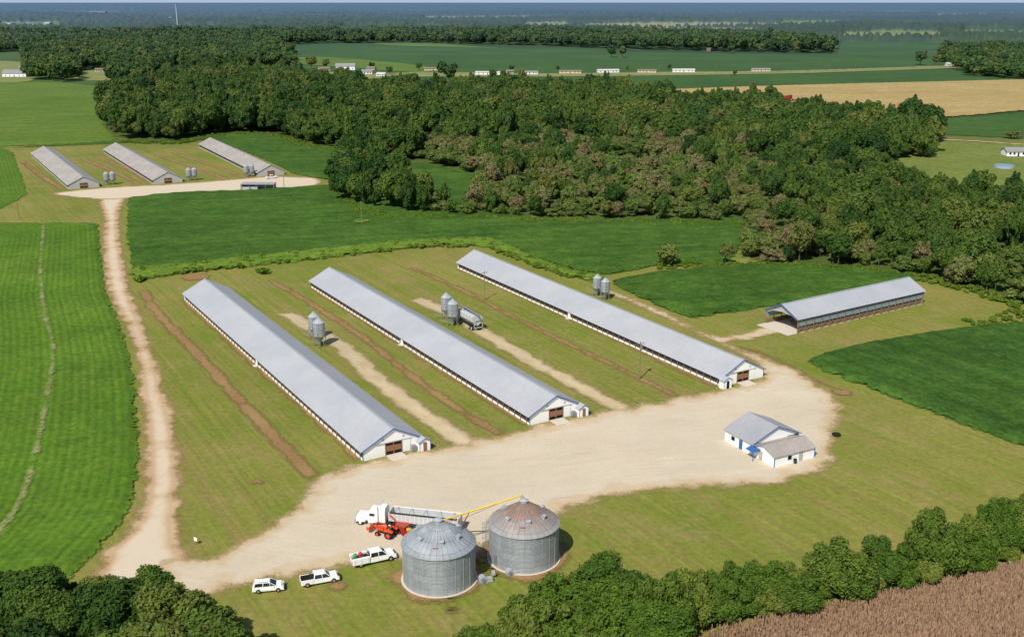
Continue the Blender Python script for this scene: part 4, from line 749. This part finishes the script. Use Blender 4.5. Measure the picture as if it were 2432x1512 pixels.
trs=plain('trailer_silver',(.50,.52,.55),.45,.4,var=.12); grain=plain('trailer_inside',(.30,.29,.27),.8,.1,var=.3)
def trailer(x,y,rz,label):
    e=empty('grain_trailer',(x,y,.05),rz,label,'trailer'); L=12.2; z0,z1=1.45,3.0
    for s in(-1,1): MB().add([(-L,s*1.25,z0),(0,s*1.25,z0),(0,s*1.25,z1),(-L,s*1.25,z1),(-L,s*1.19,z0),(0,s*1.19,z0),(0,s*1.19,z1),(-L,s*1.19,z1)],[(0,1,2,3),(7,6,5,4),(3,2,6,7),(0,4,5,1)]).build('side_panel',trs,e)
    MB().box(-.05,.05,-1.18,1.18,z0,z1).box(-L-.05,-L+.05,-1.18,1.18,z0,z1).build('end_panel',trs,e)
    m=MB()
    for s in(-1,1):
        m.bar((-L,s*1.25,z1+.02),(0,s*1.25,z1+.02),.14)
        for k in range(17): m.box(-k*L/16-.04,-k*L/16+.04,s*1.27-.03,s*1.27+.03,z0,z1-.06)
    m.build('rib',carw,e)
    m=MB()
    for k in range(5): m.bar((-1-k*2.5,-1.2,z1+.02),(-1-k*2.5,1.2,z1+.02),.08)
    m.build('tarp_bow',galv,e)
    MB().box(-L+.1,-.1,-1.17,1.17,1.6,1.7).build('cargo_floor',grain,e)
    for xc in(-3.6,-8.0): MB().frus(xc-.4,xc+.4,xc-2.0,xc+2.0,.4,1.15,.65,1.44).build('hopper',galv,e)
    for s in(-1,1):
        MB().bar((-2.1,s*.9,.1),(-2.1,s*.9,1.4),.14).build('landing_leg',galvd,e)
        for xx in(-10.1,-11.4): wheel(e,xx,s*.95,.52,.55)
        MB().box(-L-.08,-L-.05,s*1.0-.1,s*1.0+.1,1.2,1.35).build('tail_light',lampr,e)
    MB().box(-L,-9.2,-.5,.5,1.0,1.44).build('sub_frame',blk,e)
    MB().cyl((-12.0,1.36,z1+.12),(-.2,1.36,z1+.12),.12,.12,8).build('rolled_tarp',blk,e)
fx,fy=G(866,1240); rx,ry=G(1100,1266); hd=math.atan2(fy-ry,fx-rx)
semi(fx,fy,hd,'white semi truck with sleeper cab parked in the gravel yard')
tx=fx-4.9*math.cos(hd); ty=fy-4.9*math.sin(hd); trailer(tx,ty,hd+.0,'long open topped silver hopper trailer coupled behind the white semi truck')
def ftractor(px,py,rz,label):
    x,y=G(px,py); e=empty('farm_tractor',(x,y,.02),rz,label,'tractor'); rimo=orange
    MB().frus(.0,1.9,.05,1.8,.36,.32,.9,1.55).build('hood',orange,e,False,.06); MB().box(-1.1,1.6,-.22,.22,.6,.95).build('chassis',blk,e)
    MB().box(1.86,1.93,-.28,.28,.92,1.45).build('grille',blk,e)
    for s in(-1,1): MB().frus(-1.5,.1,-1.3,-.1,.28,.22,1.3,1.62,s*.75).build('fender',orange,e,False,.05)
    MB().box(-.85,-.35,-.28,.28,1.2,1.35).box(-.95,-.82,-.28,.28,1.3,1.8).build('seat',blk,e)
    MB().bar((.0,0,1.4),(-.25,0,1.75),.05).cyl((-.27,0,1.72),(-.30,0,1.76),.2,.2,14).build('steering_wheel',blk,e)
    MB().bar((-1.1,-.5,1.3),(-1.1,-.5,2.5),.08).bar((-1.1,.5,1.3),(-1.1,.5,2.5),.08).bar((-1.1,-.5,2.5),(-1.1,.5,2.5),.08).build('roll_bar',blk,e)
    for s in(-1,1): wheel(e,-.75,s*.88,.70,.42,rimo,24); wheel(e,1.35,s*.75,.44,.3,rimo)
    m=MB()
    for s in(-1,1): m.bar((.4,s*.55,1.2),(.4,s*.55,1.75),.12); m.bar((.4,s*.55,1.75),(2.0,s*.55,1.9),.12); m.bar((2.0,s*.55,1.9),(2.7,s*.55,1.1),.12)
    m.build('loader_arm',orange,e)
    MB().box(2.65,2.72,-.95,.95,.8,1.5).box(2.73,3.35,-.89,.89,.76,.83).box(2.73,3.2,-.95,-.9,.8,1.4).box(2.73,3.2,.9,.95,.8,1.4).build('bucket',orange,e)
    return e
ft=ftractor(920,1272,heading((960,1276),(885,1258)),'bright orange farm tractor with front loader beside the white semi'); ft.scale=(1.08,1.05,.98)
# bulk feed truck
q0=Vector(G(1136,786)); e=empty('feed_truck',(q0.x,q0.y,.05),math.atan2(HD[1],HD[0]),'grey bulk feed truck with long top auger behind the middle feed bins','truck'); e.scale=(1.15,1.15,1.2)
MB().box(0,11.4,-.5,.5,.8,1.1).build('chassis',blk,e)
MB().prismx([(-1.2,2.1),(-1.2,3.3),(-1.05,3.4),(1.05,3.4),(1.2,3.3),(1.2,2.1),(.4,1.1),(-.4,1.1)],.5,8.0).build('tank',plain('trailer_grey',(.60,.62,.65),.5,.4,.1,var=.2,scale=.8),e,False,.03)
MB().cyl((-1.2,.3,3.9),(8.2,.3,4.3),.22,.22,12).bar((1,.3,3.4),(1,.3,3.95),.12).bar((6.5,.3,3.4),(6.5,.3,4.2),.12).build('boom_auger',galvd,e); MB().box(-.1,.0,-1.2,-1.05,.7,3.2).box(-.1,.0,1.05,1.2,.7,3.2).box(-.1,0,-1.04,1.04,3.0,3.2).box(-.1,0,-1.04,1.04,.7,.9).box(-.1,0,-1.04,1.04,1.7,1.85).build('rear_frame',greyw,e)
m=MB()
for k in range(6): m.prismx([(-1.23,1.9),(-1.23,3.32),(-1.05,3.44),(1.05,3.44),(1.23,3.32),(1.23,1.9)],.6+k*1.4,.68+k*1.4)
for k in range(4): m.box(1.2+k*1.8,2.0+k*1.8,-.9,-.2,3.45,3.55)
m.build('band',galvd,e)
MB().box(8.3,10.2,-1.15,1.15,.9,2.7).frus(10.2,11.7,10.2,11.5,1.0,.8,.8,1.8).build('cab',carw,e,False,.08); MB().box(9.0,9.9,-1.17,1.17,1.8,2.4).build('side_window',glass,e)
for s in(-1,1):
    for xx in(1.2,2.5): wheel(e,xx,s*.95,.52,.5)
    wheel(e,10.6,s*1.0,.52,.3)
for x,y,lb,cl in((1868,243,'red combine harvester working at the left end of the tan field',(.30,.03,.02)),(2143,262,'dusty orange harvester at the lower edge of the tan field',(.4,.14,.05))):
    gx,gy=G(x,y); e=empty('combine_harvester',(gx,gy,.8),.6,lb,'harvester'); e.scale=(1.5,)*3; mt=plain('harvester_paint',cl,.5)
    MB().box(-3,2.2,-1.4,1.4,1.2,3.3).build('body',mt,e,False,.15); MB().box(2.2,3.6,-1,1,1.8,3.6).build('cab',glass,e,False,.1); MB().box(4.6,5.6,-3.6,3.6,.3,1.1).bar((2.5,0,1.4),(4.8,0,.7),.9).build('header',mt,e)
    for s in(-1,1): wheel(e,1.8,s*1.5,.95,.6,yel); wheel(e,-2.2,s*1.3,.6,.4,yel)
gx,gy=G(612,452); e=empty('equipment_shed',(gx,gy,.1),-.02,'small grey flat roofed shed in the distant gravel yard','shed')
MB().prism([(-8,2.7),(8,2.7),(8,2.95),(-8,2.95)],-.5,5.5).build('roof',roofO,e); MB().box(-7.7,7.7,4.9,5.0,0,2.7).box(-7.7,-7.6,0,4.9,0,2.7).box(7.6,7.7,0,4.9,0,2.7).build('wall',greyw,e); MB().box(-7.5,0,.4,.5,0,1.5).build('front_panel',galv,e)
for q in(-7.9,-3.8,0,3.8,7.9): MB().box(q-.1,q+.1,-.3,-.1,0,2.7).build('post',wood,e)
gx,gy=G(628,418); e=empty('skid_loader',(gx,gy,.1),.5,'dark small loader beside the distant rightmost poultry house','loader')
MB().box(-1.2,1,-.7,.7,.4,1.6).build('body',plain('loader_paint',(.12,.09,.07)),e,False,.1); MB().box(-.5,.6,-.6,.6,1.6,2.3).build('cab',blk,e); MB().bar((-1,.8,1.6),(1.8,.8,.6),.15).bar((-1,-.8,1.6),(1.8,-.8,.6),.15).box(1.8,2.4,-1,1,.2,.8).build('loader_arm',galvd,e)
for s in(-1,1):
    for xx in(-.7,.7): wheel(e,xx,s*.85,.42,.28)
# ---------------------------------------------------------------- poles
def pole(px,py,h,label,tr=False,rz=.6):
    x,y=G(px,py); e=empty('utility_pole',(x,y),rz,label,'utility pole'); MB().cyl((0,0,-.3),(0,0,h),.17,.11,8).build('shaft',POLE,e); MB().bar((-1.1,0,h-.6),(1.1,0,h-.6),.12).build('crossarm',POLE,e)
    for s in(-1,0,1): MB().cyl((s,0,h-.54),(s,0,h-.3),.06,.06,6).build('insulator',galvd,e)
    if tr: MB().cyl((.35,0,h-2.2),(.35,0,h-1.2),.26,.26,12).build('transformer',galvd,e)
pole(1151,712,9.0,'wooden utility pole standing left of the right poultry house at its back'); pole(1518,901,9.5,'wooden utility pole with transformer standing in grass near the right house front',True)
pole(859,524,8.0,'wooden utility pole standing alone in the dark crop field'); pole(675,450,7,'thin utility pole in the distant gravel yard'); pole(45,520,7,'thin utility pole on the grass at the left edge')
for k,x in enumerate((1097,1278,1420,1565,1700,1968,2030)): pole(x,182-(x-1097)*.008,11,['first','second','third','fourth','fifth','sixth','seventh'][k]+' utility pole from the left along the distant road')
gx,gy=G(424,88); e=empty('radio_tower',(gx,gy),0,'tall thin white radio mast rising above the upper left woods','tower'); MB().cyl((0,0,0),(0,0,76),1.5,1.0,8).build('mast',plain('mast',(.62,.64,.68)),e); MB().cyl((0,0,73),(0,0,78),2.0,2.0,8).build('antenna',greyw,e)
gx,gy=G(466,1292); e=empty('small_sign',(gx,gy,.02),-.5,'small white sign on a short post in the grass by the road junction','sign'); MB().box(-.04,.04,-.04,.04,0,1.0).build('post',wood,e); MB().box(-.35,.35,-.08,-.04,.65,1.3).build('panel',white,e)
gx,gy=G(1986,1034)
o=MB().lathe([(.45,0),(.85,.02),(.95,.18),(.85,.36),(.45,.36),(.45,0)],24).build('tyre',tyre,None,True); o.location=(gx,gy,.1); tag(o,'old black tyre lying flat on the grass at the yard edge','tyre')
# ---------------------------------------------------------------- distant homes
roofs={'g':plain('grey_shingle',(.26,.26,.27),.9),'w':plain('pale_roof',(.55,.55,.54),.7),'b':plain('brown_shingle',(.24,.17,.12),.9),'r':plain('red_roof',(.40,.06,.04),.8)}
walls={'w':white,'t':plain('tan_siding',(.62,.53,.42),.8),'r':plain('red_siding',(.48,.03,.03),.8),'k':plain('brick_wall',(.30,.17,.12),.9)}
def home(px,py,wpx,D,zw,zr,rc,wc,label,rz=0,name='distant_house',cat='house'):
    x,y=G(px,py); dep=y*ct+H*st; Lh=wpx*dep/F_; e=empty(name,(x,y,.6),rz,label,cat)
    MB().prismx([(0,0),(D,0),(D,zw),(D/2,zr-.2),(0,zw)],-Lh/2,Lh/2).build('wall',walls[wc],e)
    MB().prismx([(-.5,zw-.1),(D/2,zr),(D+.5,zw-.1),(D+.5,zw-.3),(D/2,zr-.2),(-.5,zw-.3)],-Lh/2-.5,Lh/2+.5).build('roof',roofs[rc],e)
    MB().box(-.5,.5,-.06,-.003,.1,2.1).build('door',dark,e)
    for q in(-.36,-.18,.22,.38): MB().box(q*Lh-.6,q*Lh+.6,-.06,-.003,1.0,2.1).build('window',dark,e)
for a in [(820,168,46,9,5,8.5,'g','w','two storey white farmhouse with grey roof, leftmost along the distant road'),(866,178,36,8,3,5.5,'g','w','white cottage right of the distant two storey farmhouse',.3),(903,183,22,7,2.8,4.6,'w','w','small pale roofed outbuilding beside the distant white cottage',-.4),(836,195,34,8,3,5,'r','r','bright red barn below the distant farmhouse',.2),(936,203,60,10,3,4.6,'w','w','long low white building right of the red barn',-.15),(772,170,26,7,3,5,'b','t','small tan house left of the two storey farmhouse',.5),(880,168,20,6,3,4.6,'b','t','small tan shed behind the white cottage',-.3),
 (1029,169,42,6,2.8,4,'b','t','tan mobile home, first right of the dark roadside tree gap',.1),(1158,179,58,6,2.8,4,'w','w','long white mobile home just right of the dark roadside tree',-.1),(1212,175,18,5,2.6,3.6,'g','t','small tan shed between the two left white mobile homes',.4),(1258,178,40,6,2.8,4,'g','w','white mobile home with grey roof, second right of the roadside tree',.12),(1354,176,52,6,2.8,4,'b','t','tan mobile home with brown roof at the centre of the distant row',-.08),(1445,174,52,6,2.8,4.2,'w','w','white mobile home with car port at the centre right of the distant row',.15),(1536,174,44,6,2.8,4,'b','t','beige mobile home left of the long white one in the distant row',-.2),(1624,173,52,6,2.8,4.2,'w','w','long white mobile home toward the right of the distant row'),(1808,171,44,6,2.8,4,'g','t','pale mobile home standing apart at the right of the distant row',.1),
 (2256,158,16,7,3,4.5,'w','w','tiny white house beside the distant right road'),(34,184,56,12,4,8,'g','w','large white house with grey roof at the upper left edge'),(60,170,24,10,3,6,'g','w','small white house behind the large one at the left edge',.5),(190,166,20,8,3,4.5,'b','t','small beige house in the upper left clearing'),(240,172,26,8,3,4.6,'b','t','brown roofed house in the middle of the upper left clearing',.3),(352,163,30,8,3,4.5,'r','t','small house with red roof in the upper left clearing'),(2418,374,54,8,2.9,4.8,'g','w','white house with grey roof at the right edge lawn'),(1683,125,9,6,6,7,'b','k','narrow brick ruin standing among the distant fields'),(30,84,26,12,6,9,'w','w','distant white barn beyond the upper left woods'),(66,88,16,12,5,8,'g','w','distant grey roofed house right of the white barn beyond the woods',.4),(1290,62,50,20,4,6,'w','t','far long pale building in the distant woods'),(1668,46,60,40,6,9,'w','w','far long white roofed building near the horizon'),(90,34,36,40,9,14,'w','w','far white building near the left horizon'),(230,32,40,40,9,14,'w','t','far pale building near the left horizon left of the mast'),(350,49,30,20,6,9,'w','w','far small white building left of the radio mast'),(2240,41,24,30,7,10,'w','w','far small white building near the right horizon'),(20,62,22,20,6,10,'w','w','far white house at the left town edge'),(70,61,16,20,6,10,'g','w','far grey roofed house in the left town',.5),(110,60,18,20,6,10,'w','t','far tan house in the left town',-.4),(150,33,20,30,9,13,'w','w','far small white building between two larger ones near the left horizon'),(400,46,22,22,6,9,'w','t','far tan building right of the mast',.3),(500,48,18,22,6,9,'w','w','far white building well right of the mast',.3),(60,118,30,10,4,6,'w','w','small white house among trees at the upper left')]: home(*a)
gx,gy=G(2384,400); e=empty('swimming_pool',(gx,gy,.4),0,'blue covered above ground swimming pool on the right lawn','pool'); MB().lathe([(5.2,0),(5.2,1.3),(4.9,1.3),(4.9,1.1)],32).build('pool_wall',plain('pool_wall',(.35,.38,.42)),e); MB().lathe([(4.95,1.12),(.01,1.12)],32).build('pool_water',plain('pool_cover',(.05,.28,.55),.2),e)
print('OBJECTS',len(bpy.data.objects))
